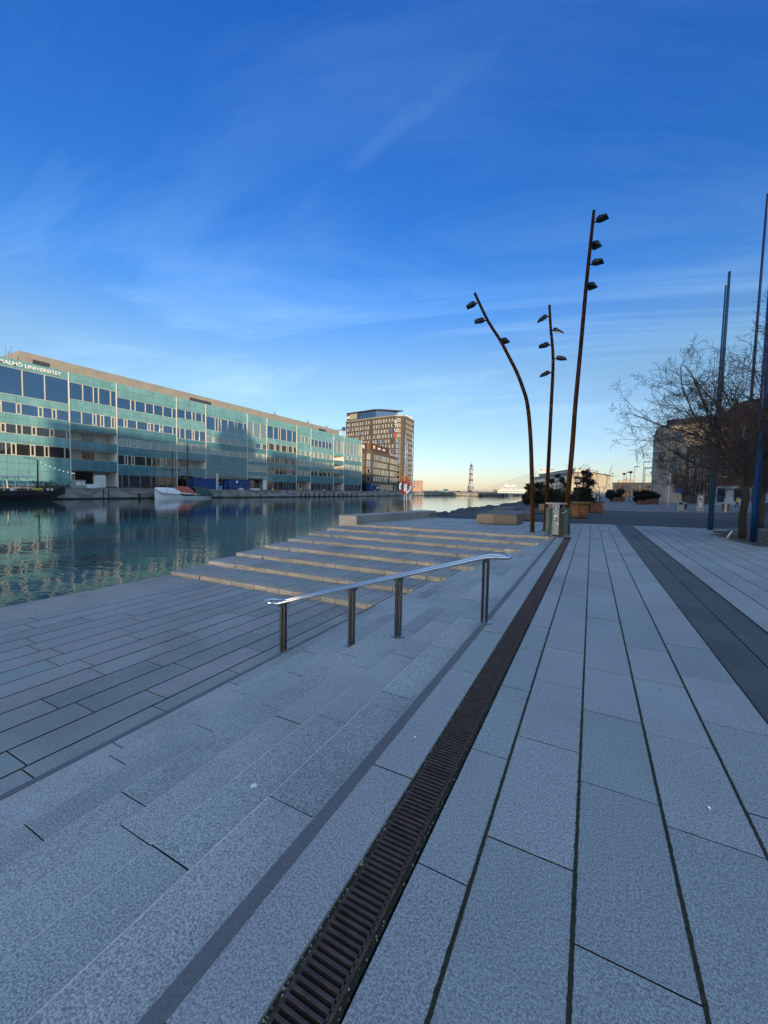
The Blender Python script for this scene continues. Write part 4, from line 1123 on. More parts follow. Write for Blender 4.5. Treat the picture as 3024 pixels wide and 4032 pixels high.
for k, (ch, m_) in enumerate((('S','letter'),('T','galv'),('U','galv'),('D','red'),('Y','red'))):
    lettering(ch, 2.6, 'sign_letter', m_, t, Fs, -.2, 40.4-k*2.45, .5, .12, .04)

t = thing('brick_office', 'lower brown brick office with cream framed windows in front of the hotel', 'building', (0,0,0))
op = [(-106,168.6),(-97.0,167.4),(-95.3,168.4),(-95.1,170.5),(-97.9,194.0),(-103.4,226),(-118,226),(-118,170)]
mb = MB(); mb.prism(op, 4.6, 20.6); mb.build('wall', M['brick_brown'], t)
mb = MB(); mb.prism([(-106+(x+106)*.97, 196+(y-196)*.985) for x, y in op], .95, 4.6); gf = mb.build('ground_floor', M['win_dark'], t)
mb = MB()
for a, b_ in zip(op[3:5], op[4:6]):
    Fg = Face(a, b_); n = int(Fg.len/3.4)
    for k in range(n+1): Fg.box(mb, Fg.len*k/n-.22, Fg.len*k/n+.22, .95, 4.6, -.5, -.05)
mb.build('column', M['cream'], gf)
mb = MB(); rp = [(-106,168.9),(-97.2,167.7),(-95.6,168.6),(-95.4,170.7),(-98.2,194.0),(-106,194)]; mb.prism(rp, 20.6, 24.2); rt = mb.build('roof_storey', M['rust_clad'], t)
mb = MB(); mb.prism([(-100+(x+100)*1.05, 180+(y-180)*1.01) for x, y in rp], 20.6, 20.95); mb.build('eaves', M['rust_edge'], t)
F1, F2, F3, F4 = Face(op[0],op[1]), Face(op[1],op[2]), Face(op[3],op[4]), Face(op[4],op[5])
bud = [98]; rest = MB(); rg = random.Random(15)
for r in range(4):
    zt = 18.9-r*3.5; zb = zt-2.55
    add_windows(F1, t, [(4.2,6.0,zb,zt,'win_dark'),(6.9,7.7,zb,zt,'win')], bud, rest)
    add_windows(F2, t, [(.25,1.75,zb,zt,('win_warm','win','win_dark','win_dark')[r])], bud, rest)
    for Fx in (F3, F4): add_windows(Fx, t, rowspec(Fx, zb, zt, rg, 1.6, 2.1, 1.0, 1.3, mats=('win','win_warm','win_dark')), bud, rest)
if rest.v: stuff(rest.build('windows', [M['win_frame'], M['win']], t))
Fa = Face(rp[0], rp[1]); Fb = Face(rp[3], rp[4])
lettering('neo4j', 2.3, 'sign_lettering', 'letter', rt, Fa, 2.6, 21.9, .1, .08, .05)
M['letter_y'] = plain('yellow_letters', (.85,.72,.35), .5, var=.03)
lettering('EY', 2.2, 'sign_lettering', 'letter_y', rt, Fb, .4, 21.8, .1, .08, .05)
for a, b_ in ((6.5,10.5),(13.5,17.0)):
    m_ = MB()
    for k in range(5): w = (b_-a)/5; Fb.box(m_, a+k*w, a+k*w+w*.7, 22.0+(k % 2)*.15, 22.9, .02, .12)
    m_.build('sign_lettering', M['letter'], rt)
mb = MB()
for k in range(14): Fx = F4; Fx.box(mb, k*2.2, k*2.2+.06, 20.6, 21.7, -.4, -.3)
F4.box(mb, 0, F4.len, 21.65, 21.75, -.4, -.3); mb.build('roof_rail', M['white'], t)

# tower crane
t = thing('tower_crane', 'grey tower crane far behind the glass building', 'crane', (-231,350.7,1))
mb = MB()
def lattice(mb, a, b_, w, n, r):
    a, b_ = Vector(a), Vector(b_); d = (b_-a).normalized(); s1 = d.cross(Vector((.3,.9,.2))).normalized()*w; s2 = d.cross(s1).normalized()*w
    c = [s1+s2, s1-s2, -s1-s2, -s1+s2]
    for q in c: mb.tube([a+q, b_+q], r, 4)
    for i in range(n):
        p = a.lerp(b_, i/n); q = a.lerp(b_, (i+1)/n)
        for k in range(4): mb.tube([p+c[k], q+c[(k+1) % 4]], r*.8, 4, caps=False)
lattice(mb, (0,0,0), (0,0,64), .9, 26, .2); mb.build('tower', M['galv'], t)
mb = MB(); lattice(mb, (8,6,63.5), (-9,-6.5,60.8), .7, 10, .18); mb.build('jib', M['galv'], t)
mb = MB(); mb.box(-1.3,1.3,-1.3,1.3,61.5,65); mb.build('cab', M['blue_steel'], t)

# pink building, van, cars and masts at the canal end
def simple_building(name, label, poly, z0, z1, wall, rows, seed, faces, rooft='slate', w=(1.2,1.8), g=(1.0,1.6), frame='white', gl=('win_dark','win'), group=None, flat=True, wh=1.5):
    t = thing(name, label, 'building', (0,0,0), 0, group)
    mb = MB(); mb.prism(poly, z0, z1); mb.build('wall', M[wall], t)
    cx = sum(p[0] for p in poly)/len(poly); cy = sum(p[1] for p in poly)/len(poly)
    mb = MB(); mb.prism([(cx+(x-cx)*1.02, cy+(y-cy)*1.02) for x, y in poly], z1, z1+.35); mb.build('roof', M[rooft], t)
    bud = [95]; rest = MB(); rg = random.Random(seed)
    for (i, j) in faces:
        Fx = Face(poly[i], poly[j])
        for zt in rows: add_windows(Fx, t, rowspec(Fx, zt-wh, zt, rg, w[0], w[1], g[0], g[1], mats=gl), bud, rest, frame)
    if rest.v: stuff(rest.build('windows', [M[frame], M['win']], t))
    return t
simple_building('pink_building', 'salmon pink flat roofed building beyond the lifebuoy stand', [(-134,301),(-124,305),(-124.8,309),(-134.8,305)], .9, 9.6, 'pink_render', (8.2,5.6), 3, ((0,1),(1,2)))
def car(name, label, x, y, rz, mat, L_=4.3, H_=1.45, van=False, group=None):
    t = thing(name, label, 'van' if van else 'car', (x,y,0), rz, group)
    z = .9 if x < -50 else .04
    t.location.z = z
    m_ = plain(name+'_paint', mat, .35, .1, var=.05)
    mb = MB(); W = .9; h1 = .75 if not van else 1.0
    mb.hexa([(-L_/2,-W,.25),(L_/2,-W,.25),(L_/2,W,.25),(-L_/2,W,.25),(-L_/2,-W,h1),(L_/2-.05,-W,h1*.92),(L_/2-.05,W,h1*.92),(-L_/2,W,h1)])
    a, b_ = (-L_/2+.1, L_/2-1.2) if van else (-L_/2+.5, L_/2-1.1)
    mb.hexa([(a,-W*.98,h1),(b_,-W*.98,h1),(b_,W*.98,h1),(a,W*.98,h1),(a+.25,-W*.8,H_),(b_-.6,-W*.8,H_),(b_-.6,W*.8,H_),(a+.25,W*.8,H_)])
    mb.build('body', m_, t)
    mb = MB()
    for s in (-1, 1): mb.hexa([(a+.3,s*W*.99,h1+.04),(b_-.25,s*W*.99,h1+.04),(b_-.25,s*W*.99-s*.04,h1+.04),(a+.3,s*W*.99-s*.04,h1+.04),(a+.45,s*W*.86,H_-.12),(b_-.7,s*W*.86,H_-.12),(b_-.7,s*W*.82,H_-.12),(a+.45,s*W*.82,H_-.12)])
    mb.build('window', M['win_dark'], t)
    for sx in (-L_*.31, L_*.31):
        for s in (-1, 1):
            mb = MB(); mb.tube([(sx,s*W*.82,.31),(sx,s*W*1.02,.31)], .31, 14); mb.build('wheel', M['black'], t)
    return t
car('parked_van', 'light blue van parked on the far pier beside the pink building', -104, 309, rad(20), (.10,.30,.36), 5.6, 2.5, True)
car('parked_car', 'dark car parked on the far pier left of the blue van', -112, 308, rad(20), (.03,.03,.035), group='cars parked at the far quay end')
car('parked_car', 'dark car parked on the far pier midway between van and bridge', -95, 313, rad(20), (.04,.045,.05), group='cars parked at the far quay end')
car('parked_car', 'dark car parked closest to the bridge end of the far pier', -86, 316, rad(20), (.02,.02,.025), group='cars parked at the far quay end')
for i, (x, y, h, lab) in enumerate(((-118,330,13,'thin pale mast rising right of the pink building'),(-111,340,12,'second thin pale mast, right one of the pair by the pink building'))):
    t = thing('flag_mast', lab, 'mast', (x,y,.9), 0, 'thin masts beyond the pink building')
    mb = MB(); mb.tube([(0,0,0),(0,0,h)], [.14,.07], 6); mb.build('mast', M['galv'], t); mb = MB(); mb.tube([(-.6,0,h*.8),(.6,0,h*.8)], .05, 4); mb.build('spreader', M['galv'], t)

# ------------------------------------------------------------------ lighthouse
t = thing('lighthouse', 'white lighthouse with two dark red bands behind the low bridge', 'lighthouse', (-105.3,386,.9))
M['white_tower'] = plain('white_tower', (.42,.42,.43), .7, var=.06, scale=.3)
M['dark_red'] = plain('dark_red_band', (.16,.02,.03), .7, var=.1)
mb = MB(); mb.prism([(2.9*math.cos(a), 2.9*math.sin(a)) for a in [rad(22.5+45*k) for k in range(8)]], 0, 5.6); mb.prism([(3.2*math.cos(a), 3.2*math.sin(a)) for a in [rad(22.5+45*k) for k in range(8)]], 5.6, 6.2); bs = mb.build('base', M['stone_tower'], t)
mb = MB(); mb.box(-.2,1.0,-3.0,-2.6,.2,2.3); mb.build('door', M['black'], bs)
def rr_(z): return 2.25-(z-6.2)*(.75/15.5)
cuts = [(6.2,0),(11.2,0),(11.2,1),(12.9,1),(12.9,0),(17.0,0),(17.0,1),(18.6,1),(18.6,0),(21.9,0)]
mb = MB(); mb.lathe([(rr_(z),z) for z, m in cuts], (0,0,0), 24, [m for z, m in cuts]); mb.build('tower', [M['white_tower'], M['dark_red']], t)
mb = MB()
for z in (8.6,14.6): mb.box(.1,.8,-rr_(z)-.05,-rr_(z)+.3,z,z+1.1)
mb.build('window', M['win_dark'], t)
mb = MB(); mb.lathe([(1.6,21.4),(2.35,22.0),(2.35,22.3),(1.6,22.3)], (0,0,0), 20)
for k in range(14): a = 6.283*k/14; mb.tube([(2.3*math.cos(a),2.3*math.sin(a),22.3),(2.3*math.cos(a),2.3*math.sin(a),23.4)], .05, 4)
mb.tube([(2.3*math.cos(6.283*k/24),2.3*math.sin(6.283*k/24),23.4) for k in range(24)], .07, 4, closed=True); mb.build('gallery', M['white_tower'], t)
mb = MB(); mb.lathe([(1.25,22.3),(1.25,25.4)], (0,0,0), 12); mb.build('lantern', M['win_pale'], t)
mb = MB(); mb.lathe([(1.45,25.4),(1.4,26.0),(.9,26.9),(.25,27.4),(.12,28.9)], (0,0,0), 16); mb.build('dome', M['slate'], t)

# ------------------------------------------------------------------ low bridge
t = thing('bridge', 'low flat swing bridge with railing crossing the canal mouth before the lighthouse', 'bridge', (0,0,0))
B0, B1, B2 = Vector((-92,254)), Vector((-57,266)), Vector((-20,280))
FB = Face((B0.x,B0.y), (B2.x,B2.y)); LB = FB.len; la = 31
mb = MB(); FB.box(mb, 0, la, -3, .50, -9, 0); mb.build('abutment', M['quay_wall'], t)
mb = MB(); FB.box(mb, -6, LB, .56, .98, -10, .6); mb.build('deck', M['concrete'], t)
for u in (la+12, la+26):
    mb = MB(); FB.box(mb, u-.5, u+.5, -3, .55, -8, -1); mb.build('pier', M['black'], t)
for u in (12, 29):
    mb = MB(); FB.box(mb, u-.6, u+.6, -2, .3, .05, .6); mb.build('fender', M['black'], t)
for dd in (.5, -9.8):
    mb = MB(); FB.box(mb, -6, LB, 2.0, 2.08, dd-.05, dd+.05); FB.box(mb, -6, LB, 1.5, 1.54, dd-.03, dd+.03)
    for k in range(38): FB.box(mb, -6+k*(LB+6)/37-.04, -6+k*(LB+6)/37+.04, .98, 2.0, dd-.04, dd+.04)
    mb.build('railing', M['slate'], t)
def person(label, x, y, z, rz, top, legs, hat=None, h=1.72, pack=None, walk=.16):
    t = thing('person', label, 'person', (x,y,z), rz)
    s = h/1.72
    me = bpy.data.meshes.new('body')
    J = [((0,0,.92),.15),((0,0,1.12),.135),((0,.0,1.34),.17),((0,.01,1.47),.07),((0,.02,1.60),.095),((0,.025,1.68),.075),
         ((-.09,0,.86),.095),((-.10,walk*.55,.48),.068),((-.10,walk*.6-.05,.09),.05),((-.10,walk*.6+.1,.05),.042),
         ((.09,0,.86),.095),((.10,-walk*.5,.48),.068),((.10,-walk*1.1,.10),.05),((.10,-walk*1.1+.13,.05),.042),
         ((-.19,0,1.38),.06),((-.25,-.06,1.12),.048),((-.24,.08,.92),.038),((-.23,.14,.85),.033),
         ((.19,0,1.38),.06),((.25,.05,1.12),.048),((.24,.16,.95),.038),((.23,.2,.88),.033)]
    ed = [(0,1),(1,2),(2,3),(3,4),(4,5),(0,6),(6,7),(7,8),(8,9),(0,10),(10,11),(11,12),(12,13),(2,14),(14,15),(15,16),(16,17),(2,18),(18,19),(19,20),(20,21)]
    me.from_pydata([tuple(c*s for c in p) for p, r in J], ed, [])
    o = bpy.data.objects.new('body', me); col.objects.link(o); o.parent = t
    sk = o.modifiers.new('skin', 'SKIN'); o.modifiers.new('sub', 'SUBSURF').levels = 2; o.modifiers['sub'].render_levels = 2
    for v, (p, r) in zip(me.skin_vertices[0].data, J): v.radius = (r*s, r*s)
    me.skin_vertices[0].data[0].use_root = True
    # clothing by height in one material
    m_, nt, b_ = newmat('clothing')
    sp = N(nt, 'ShaderNodeSeparateXYZ'); L(nt, N(nt, 'ShaderNodeTexCoord').outputs['Object'], sp.inputs[0])
    mr = N(nt, 'ShaderNodeMapRange'); L(nt, sp.outputs[2], mr.inputs[0]); mr.inputs[2].default_value = 1.8*s
    r_ = N(nt, 'ShaderNodeValToRGB'); r_.color_ramp.interpolation = 'CONSTANT'; e = r_.color_ramp.elements
    for _ in range(3): e.new(.5)
    for k, (p, c) in enumerate(((0,(.02,.02,.02)),(.06,legs),(.46,top),(.83,(.45,.27,.2)),(.92,(.03,.02,.015)))): e[k].position = p; e[k].color = (*c, 1)
    L(nt, mr.outputs[0], r_.inputs[0]); L(nt, r_.outputs[0], b_.inputs['Base Color']); b_.inputs['Roughness'].default_value = .8
    me.materials.append(m_)
    mb = MB(); mb.lathe([(.02,1.52),(.10,1.55),(.118,1.64),(.09,1.73),(.03,1.77)], (0,-.01,0), 12); mb.xf(Matrix.Scale(s,4)); mb.build('hair', M['cloth_dark'] if hat is None else hat, t, True)
    if pack:
        mb = MB(); mb.slab(-.17,.17,-.36,-.15,.98,1.45,.05); mb.xf(Matrix.Scale(s,4)); mb.build('backpack', pack, t)
    return t
person('person in a bright yellow jacket with dark backpack walking across the road', 19.15, 76.5, .04, rad(-100), (.80,.58,.01), (.01,.012,.02), None, 1.72, M['cloth_dark'], .22)
person('person in dark clothes walking far along the promenade', 1.15, 118, .04, 0, (.012,.014,.02), (.012,.014,.02), None, 1.72)
pb = Vector(FB.p(26,-1.0,.98)); person('dark clad person leaning at the bridge railing nearer the lighthouse', pb.x, pb.y, .98, 0, (.015,.015,.02), (.015,.015,.02))
pb = Vector(FB.p(36.5,-1.0,.98)); person('dark clad person at the bridge railing nearer the cable bridge', pb.x, pb.y, .98, 1.2, (.02,.015,.02), (.015,.015,.02))

# cable-stayed bridge and ferry far out
t = thing('cable_bridge', 'far cable stayed bridge with slim pylons and fan of cables', 'bridge', (0,0,0))
for dx in (0, 2.6):
    mb = MB(); mb.tube([(-84.7+dx,695,1),(-84.5+dx,695,43-dx*2)], [1.1,.7], 8); mb.build('pylon', M['galv'], t)
mb = MB(); mb.hexa([(-190,676,3.0),(40,716,3.0),(40,722,3.0),(-190,682,3.0),(-190,676,4.2),(40,716,4.2),(40,722,4.2),(-190,682,4.2)]); mb.build('deck', M['galv'], t)
mb = MB()
for k in range(9):
    u = 1-k/9.5
    mb.tube([(-84.6,694.8,36-k*2.4),(-84.6-83.5*u,694.8-15.3*u,4.2)], .16, 4)
    mb.tube([(-84.6,694.8,36-k*2.4),(-84.6+70*u,694.8+13*u,4.2)], .16, 4)
mb.build('cable', M['rope'], t)
t = thing('ferry', 'large white ferry lit by the sun beyond the canal mouth', 'ship', (-152,886,ZW), rad(9.5))
M['ship_white'] = plain('ship_white', (.78,.74,.66), .6, var=.03, scale=.1)
mb = MB(); mb.hexa([(-30,-7,0),(33,-7,0),(33,7,0),(-30,7,0),(-34,-8,8),(34,-8,7),(34,8,7),(-34,8,8)]); mb.build('hull', M['ship_white'], t)
mb = MB(); mb.box(-22,10,-7,7,7.5,15); mb.box(-16,8,-6.5,6.5,15,17.5); mb.box(10,33,-7,7,7,10); mb.build('superstructure', M['ship_white'], t)
mb = MB(); mb.box(-14,-9,-2,2,17.5,21); mb.box(1,6,-2,2,17.5,20); mb.build('funnel', M['ship_white'], t)
mb = MB(); mb.tube([(-18,0,15),(-18,0,23)], .3, 5); mb.build('mast', M['ship_white'], t)
mb = MB()
for z in (9,11.5,13.2): mb.box(-21,9,-7.06,-6.98,z,z+.8)
mb.build('window', M['win'], t)
mb = MB(); mb.box(-3,3,-3,3,0,6.5); mb.box(-2,2,-2,2,6.5,7.5); o = mb.build('harbour_hut', M['slate']); o.location = (-160,760,-1); tag(o, 'dark square hut left of the white ferry', 'hut')

# ------------------------------------------------------------------ right-hand town
t = simple_building('cream_office', 'sunlit cream office building with set back top storey behind the masts', [(-8.4,193.5),(.2,194.5),(8,226),(-6,262),(-34,262)], 0, 10.6, 'sand_render', (9.4,6.9,4.6), 5, ((0,1),(4,0)), w=(1.5,3.2), g=(.9,1.5), frame='cream')
mb = MB(); mb.prism([(-7.2,195.6),(-2.4,196.2),(2,222),(-8,250),(-28,252)], 10.95, 12.4); mb.build('top_storey', M['cream'], t)
mb = MB(); mb.prism([(-7.6,195.2),(-2.0,195.8),(2.4,222.4),(-8,250.5),(-28.6,252.4)], 12.4, 12.7); mb.build('roof', M['grey_render'], t)
mb = MB(); mb.box(-26,-21,244,252,12.7,15.2); mb.box(-27,-20,243,253,15.2,15.6); mb.build('stair_tower', M['cream'], t)
simple_building('flat_block', 'low dark flat roofed block far down the promenade', [(10.3,262),(30,258),(34,290),(12,290)], 0, 8.0, 'brick_brown', (6.8,4.2), 6, ((0,1),), w=(1.5,2.5), frame='slate')
mb = MB(); mb.box(13.5,21,268,276,8.4,9.8); mb.box(17,20.5,269,275,9.8,10.8); o = mb.build('roof_house', M['sand_render']); tag(o, 'small sunlit roof house on top of the low dark block', 'roof house')
t = simple_building('rounded_building', 'tall pale building with sunlit top storeys left of the red brick house', [(13.2,110.5),(14.6,108.2),(24,104.5),(34,116),(22,135),(14,128)], 0, 17.0, 'sand_render', (15.6,12.4,9.3,6.2), 7, ((1,2),(0,1)), w=(1.0,1.5), g=(1.2,2.2), frame='grey_render', wh=1.9)
mb = MB(); mb.prism([(14.4,110.6),(15.4,109.2),(23.6,105.8),(30,116),(20,130)], 17.35, 18.6); mb.build('top_storey', M['slate'], t)
t = simple_building('red_brick_house', 'large red brick house behind the trees on the right', [(20.0,94.5),(36,80),(60,60),(62,62.5),(37.7,82.3),(21.8,96.6)], 3.6, 15.2, 'brick_red', (14.0,10.6,7.2), 8, ((0,1),(1,2)), w=(1.0,1.4), g=(1.3,2.0), frame='cream', wh=2.0)
mb = MB(); mb.prism([(19.8,94.3),(36,79.7),(60,59.7),(62.3,62.7),(38,82.6),(22,97)], 0, 3.6); gf = mb.build('ground_floor', M['grey_render'], t)
Fg = Face((19.8,94.3),(36,79.7))
for k in range(8):
    mb = MB(); Fg.box(mb, 1+k*2.6, 2.3+k*2.6, .6, 3.1, .003, .05); mb.build('shop_window', M['win_dark'], gf)
Fg = Face((36,79.7),(60,59.7))
for k in range(10):
    mb = MB(); Fg.box(mb, 1+k*2.9, 2.3+k*2.9, .6, 3.1, .003, .05); mb.build('shop_window', M['win_dark'], gf)
# steep roof and gable
mb = MB(); a, b_, c, d = (19.8,94.7), (36,79.7), (38.2,82.6), (22,97)
mb.v.extend([(a[0],a[1],15.55),(b_[0],b_[1],15.55),(c[0],c[1],15.55),(d[0],d[1],15.55),(22.5,94.4,18.6),(37.2,81.2,19.6)]); mb.f.extend([(0,1,5,4),(1,2,5),(2,3,4,5),(3,0,4)]); mb.m.extend([0]*4); mb.build('pitched_roof', M['roof_brown'], t)
simple_building('brown_brick_house', 'narrow brown brick house with orange lit corner between the pale and red houses', [(17.2,103.5),(20.4,97.2),(21.8,97.8),(19,104)], 0, 11.5, 'brick_brown', (10,7.2,4.2), 9, ((0,1),), w=(.8,1.1), g=(.7,1.1), frame='win_frame', wh=2.2)

# street things by the road on the right
def street_lamp(label, x, y, h, kind, rz=0):
    t = thing('street_lamp', label, 'street lamp', (x,y,.04), rz, 'street lamps along the promenade')
    mb = MB(); mb.tube([(0,0,0),(0,0,h)], [.07+h*.003,.05], 8); po = mb.build('pole', M['galv'], t, True)
    mb = MB()
    if kind == 0: mb.lathe([(.1,h),(.42,h+.35),(.38,h+.5),(.1,h+.58)], (0,0,0), 12)
    else: mb.slab(-.1,1.2,-.16,.16,h-.02,h+.16,.04)
    mb.build('lamp_head', M['lamp_body'], t)
for a in (('street lamp with cone head left of the round evergreen, shorter of that pair', 7.2, 120, 6.6, 0), ('cone headed street lamp right of the round evergreen, nearer of the two', 7.55, 105, 6.3, 0), ('arm lamp rising above the shorter cone lamp', 9.6, 148, 8.6, 1), ('arm lamp tallest near the flat dark block', 10.9, 139, 9.8, 1),
          ('tall arm lamp between the two dark square planters', 10.6, 112, 9.3, 1), ('nearest arm lamp rising over the left dark square planter', 8.7, 89.5, 6.6, 1), ('thin arm lamp against the pale building edge', 12.2, 109, 11, 1), ('far cone lamp at the street end behind the young tree', 5.8, 200, 9.5, 0), ('farthest cone lamp at the street end left of the flat block', 9.5, 250, 12.5, 0)):
    street_lamp(*a)
t = thing('leaning_post', 'white post standing alone by the kerb across the road', 'post', (8.99,64.3,.04))
mb = MB(); mb.tube([(0,0,0),(.1,0,4.6)], [.08,.06], 10); mb.build('post', M['white'], t, True); mb = MB(); mb.lathe([(.1,0),(.1,.25),(.08,.3)], (0,0,0), 10); mb.build('foot', M['galv'], t)
t = thing('sign_post', 'grey sign post with small blue plate on the kerb across the road', 'sign', (7.65,48.6,.04))
mb = MB(); mb.box(-.07,.07,-.05,.05,0,2.25); mb.build('post', M['galv'], t); mb = MB(); mb.box(-.28,.28,-.09,-.06,1.9,2.3); mb.build('sign_plate', M['blue_paint'], t)
t = thing('info_box', 'low grey cabinet with dark screen behind the blue sign post', 'cabinet', (8.7,54,.04))
mb = MB(); mb.slab(-.3,.3,-.2,.2,0,.95,.03); mb.build('body', M['galv'], t); mb = MB(); mb.box(-.24,.2,-.22,-.2,.62,.85); mb.build('screen', M['win_dark'], t)
for i, (x, y, lab) in enumerate(((9.3,59.9,'thin dark bollard with white top left of the grey cabinet'),(10.3,60.5,'stout dark bollard with white top right of the grey cabinet'))):
    t = thing('bollard', lab, 'bollard', (x,y,.04), 0, 'dark bollards by the kerb')
    r = .06 if i == 0 else .13
    mb = MB(); mb.lathe([(r,0),(r,.75),(r*.8,.82)], (0,0,0), 12); mb.build('post', M['black'], t); mb = MB(); mb.lathe([(r*1.02,.66),(r*1.02,.72)], (0,0,0), 12); mb.build('white_ring', M['white'], t)
t = thing('poster_pillar', 'pale square pillar pasted with posters across the road', 'pillar', (10.4,53.7,.04), rad(-14))
mb = MB(); mb.box(-.28,.28,-.22,.22,.0,1.75); mb.build('pillar_body', M['grey_render'], t)
rg = random.Random(6)
for k in range(6):
    mb = MB(); x = rg.uniform(-.24,.02); z = .1+k*.26; mb.box(x, x+rg.uniform(.14,.22), -.228-.002*k, -.222, z, z+.24); mb.build('poster', M[rg.choice(['white','sack','yellow','dry_grass','black','sack'])], t)
t = thing('litter_bin', 'second litter bin with two black bins across the road', 'litter bin', (12.5,53.5,.04), rad(-14))
mb = MB(); mb.box(-.08,.08,-.1,.1,0,.92); mb.build('post', M['galv'], t)
mb = MB(); mb.slab(-.42,.42,-.2,.2,.92,.96,.01); mb.build('tray', M['galv'], t)
for x0, x1 in ((-.36,-.09),(.09,.30)): mb = MB(); mb.slab(x0,x1,-.17,.17,.08,.85,.03); mb.build('bin', M['black'], t)
t = thing('street_bench', 'long pale grey bench beside the person in yellow', 'bench', (20.6,84,.04), rad(-14))
for u in (-.62, .62):
    mb = MB(); mb.hexa([(u-.58,-.1,.5),(u+.58,-.1,.5),(u+.58,.0,.5),(u-.58,.0,.5),(u-.58,.1,1.3),(u+.58,.1,1.3),(u+.58,.2,1.3),(u-.58,.2,1.3)]); mb.build('backrest', M['grey_render'], t)
mb = MB(); mb.slab(-1.2,1.2,-.55,-.1,.40,.48,.02); mb.build('seat', M['grey_render'], t)
for u in (-1,1): mb = MB(); mb.box(u-.05,u+.05,-.5,.1,0,.4); mb.build('leg', M['black'], t)
t = thing('stake', 'short pale wooden stake leaning beside the dark tree trunk', 'stake', (4.98,20.4,0))
mb = MB(); mb.tube([(-.14,-.1,.02),(.05,.1,.27)], .03, 6); mb.build('stick', M['cream'], t); mb = MB(); mb.tube([(.05,.1,.27),(.06,.11,.285)], .026, 6); mb.build('tip', M['white'], t)
car('parked_car', 'pale van like car parked far off at the street end', 3.6, 168, rad(80), (.35,.36,.38), 4.6, 1.9, True)
car('parked_car', 'silver car parked far off at the street end left of the walker', -.6, 150, rad(85), (.3,.31,.33))

# ================================================================== houses behind the camera (they shade the quay) and an added unseen block reflecting the sun
PHI = rad(40); EL = rad(4.5)
def st(s, t_): return (s*math.cos(PHI)-t_*math.sin(PHI), s*math.sin(PHI)+t_*math.cos(PHI))
def back_house(name, label, s0, s1, h, t0=-92, t1=-70, wall='brick_red'):
    poly = [st(s0,t1), st(s0,t0), st(s1,t0), st(s1,t1)]
    t = thing(name, label, 'building', (0,0,0))
    mb = MB(); mb.prism(poly, -.5, h); mb.build('wall', M[wall], t)
    cx = sum(p[0] for p in poly)/4; cy = sum(p[1] for p in poly)/4
    mb = MB(); mb.prism([(cx+(x-cx)*1.02, cy+(y-cy)*1.02) for x, y in poly], h, h+.5); mb.build('roof', M['slate'], t)
    Fx = Face(poly[3], poly[0]); 
    mb = MB(); z = 4
    while z < h-3:
        u = 1.5
        while u < Fx.len-2: Fx.box(mb, u, u+1.5, z, z+2.1, .003, .06); u += 3.2
        z += 4
    stuff(mb.build('windows', M['win'], t)); return t
back_house('corner_house', 'red brick corner house behind the viewpoint facing the canal', -47, -27, 26.5)
tb = back_house('domed_house', 'pale domed office house behind the viewpoint facing the canal', -27, -7, 27, wall='sand_render')
dc = st(-17, -75)
mb = MB(); mb.lathe([(4.6,27),(4.6,30),(4.9,30.2),(4.6,32),(3.6,34),(2,35.4),(.4,36),(.1,38)], (dc[0],dc[1],0), 24); mb.build('dome', M['slate'], tb)
back_house('office_house', 'long brown brick office house behind the viewpoint', -7, 66, 29.5, wall='brick_brown')
back_house('street_house', 'tall pale street house behind the viewpoint on the right', 66, 210, 20, wall='sand_render')
# unseen reflector block, added to throw the low sun back across the steps
t = thing('reflector_block', 'unseen reflector block added behind the viewpoint to throw sun onto the steps', 'building', (0,0,0))
MC = Vector((-46,-54)); nrm = Vector((.9965,.083)).normalized(); tan_ = Vector((-nrm.y, nrm.x))
a, b_ = MC+tan_*-15, MC+tan_*15
mb = MB(); mb.prism([(a.x,a.y),(b_.x,b_.y),(b_.x-18,b_.y+1.5),(a.x-18,a.y+1.5)], -1, 27); mb.build('wall', M['slate'], t)
FM_ = Face((a.x,a.y),(b_.x,b_.y)); mb = MB(); FM_.box(mb, .2, FM_.len-.2, 1, 14, .01, .2); mb.build('sun_reflector', M['reflector_front'], t)

# ================================================================== light, sky, camera
sd = bpy.data.lights.new('sun', 'SUN'); sd.energy = 4.8; sd.angle = rad(.55); sd.color = (1, .80, .52)
so = bpy.data.objects.new('sun', sd); col.objects.link(so)
to_sun = Vector((math.sin(PHI)*math.cos(EL), -math.cos(PHI)*math.cos(EL), math.sin(EL)))
so.rotation_euler = to_sun.to_track_quat('Z', 'Y').to_euler(); so.location = (20,-30,40)
w = bpy.data.worlds.new('World'); scene.world = w; w.use_nodes = True
nt = w.node_tree; bg = nt.nodes['Background']
sky = N(nt, 'ShaderNodeTexSky', sky_type='NISHITA'); sky.sun_disc = False; sky.sun_elevation = rad(12)
sky.sun_rotation = math.atan2(to_sun.x, to_sun.y); sky.air_density = 1.0; sky.dust_density = .35; sky.ozone_density = 2.2
tc = N(nt, 'ShaderNodeTexCoord'); sp = N(nt, 'ShaderNodeSeparateXYZ'); L(nt, tc.outputs['Generated'], sp.inputs[0])
el_ = N(nt, 'ShaderNodeMapRange'); L(nt, sp.outputs[2], el_.inputs[0]); el_.inputs[1].default_value = 0.0; el_.inputs[2].default_value = .8
grade = ramp(nt, el_.outputs[0], [(0, (.50,.485,.60)), (.1, (.54,.55,.64)), (.34, (.53,.61,.67)), (.52, (.25,.53,.88)), (.68, (.155,.46,.89)), (.94, (.11,.44,1.0))])
hs_ = mixc(nt, 1, sky.outputs[0], grade, 'MULTIPLY')
hsg = N(nt, 'ShaderNodeVectorMath', operation='SCALE'); hsg.inputs['Scale'].default_value = 2.6; L(nt, hs_, hsg.inputs[0])
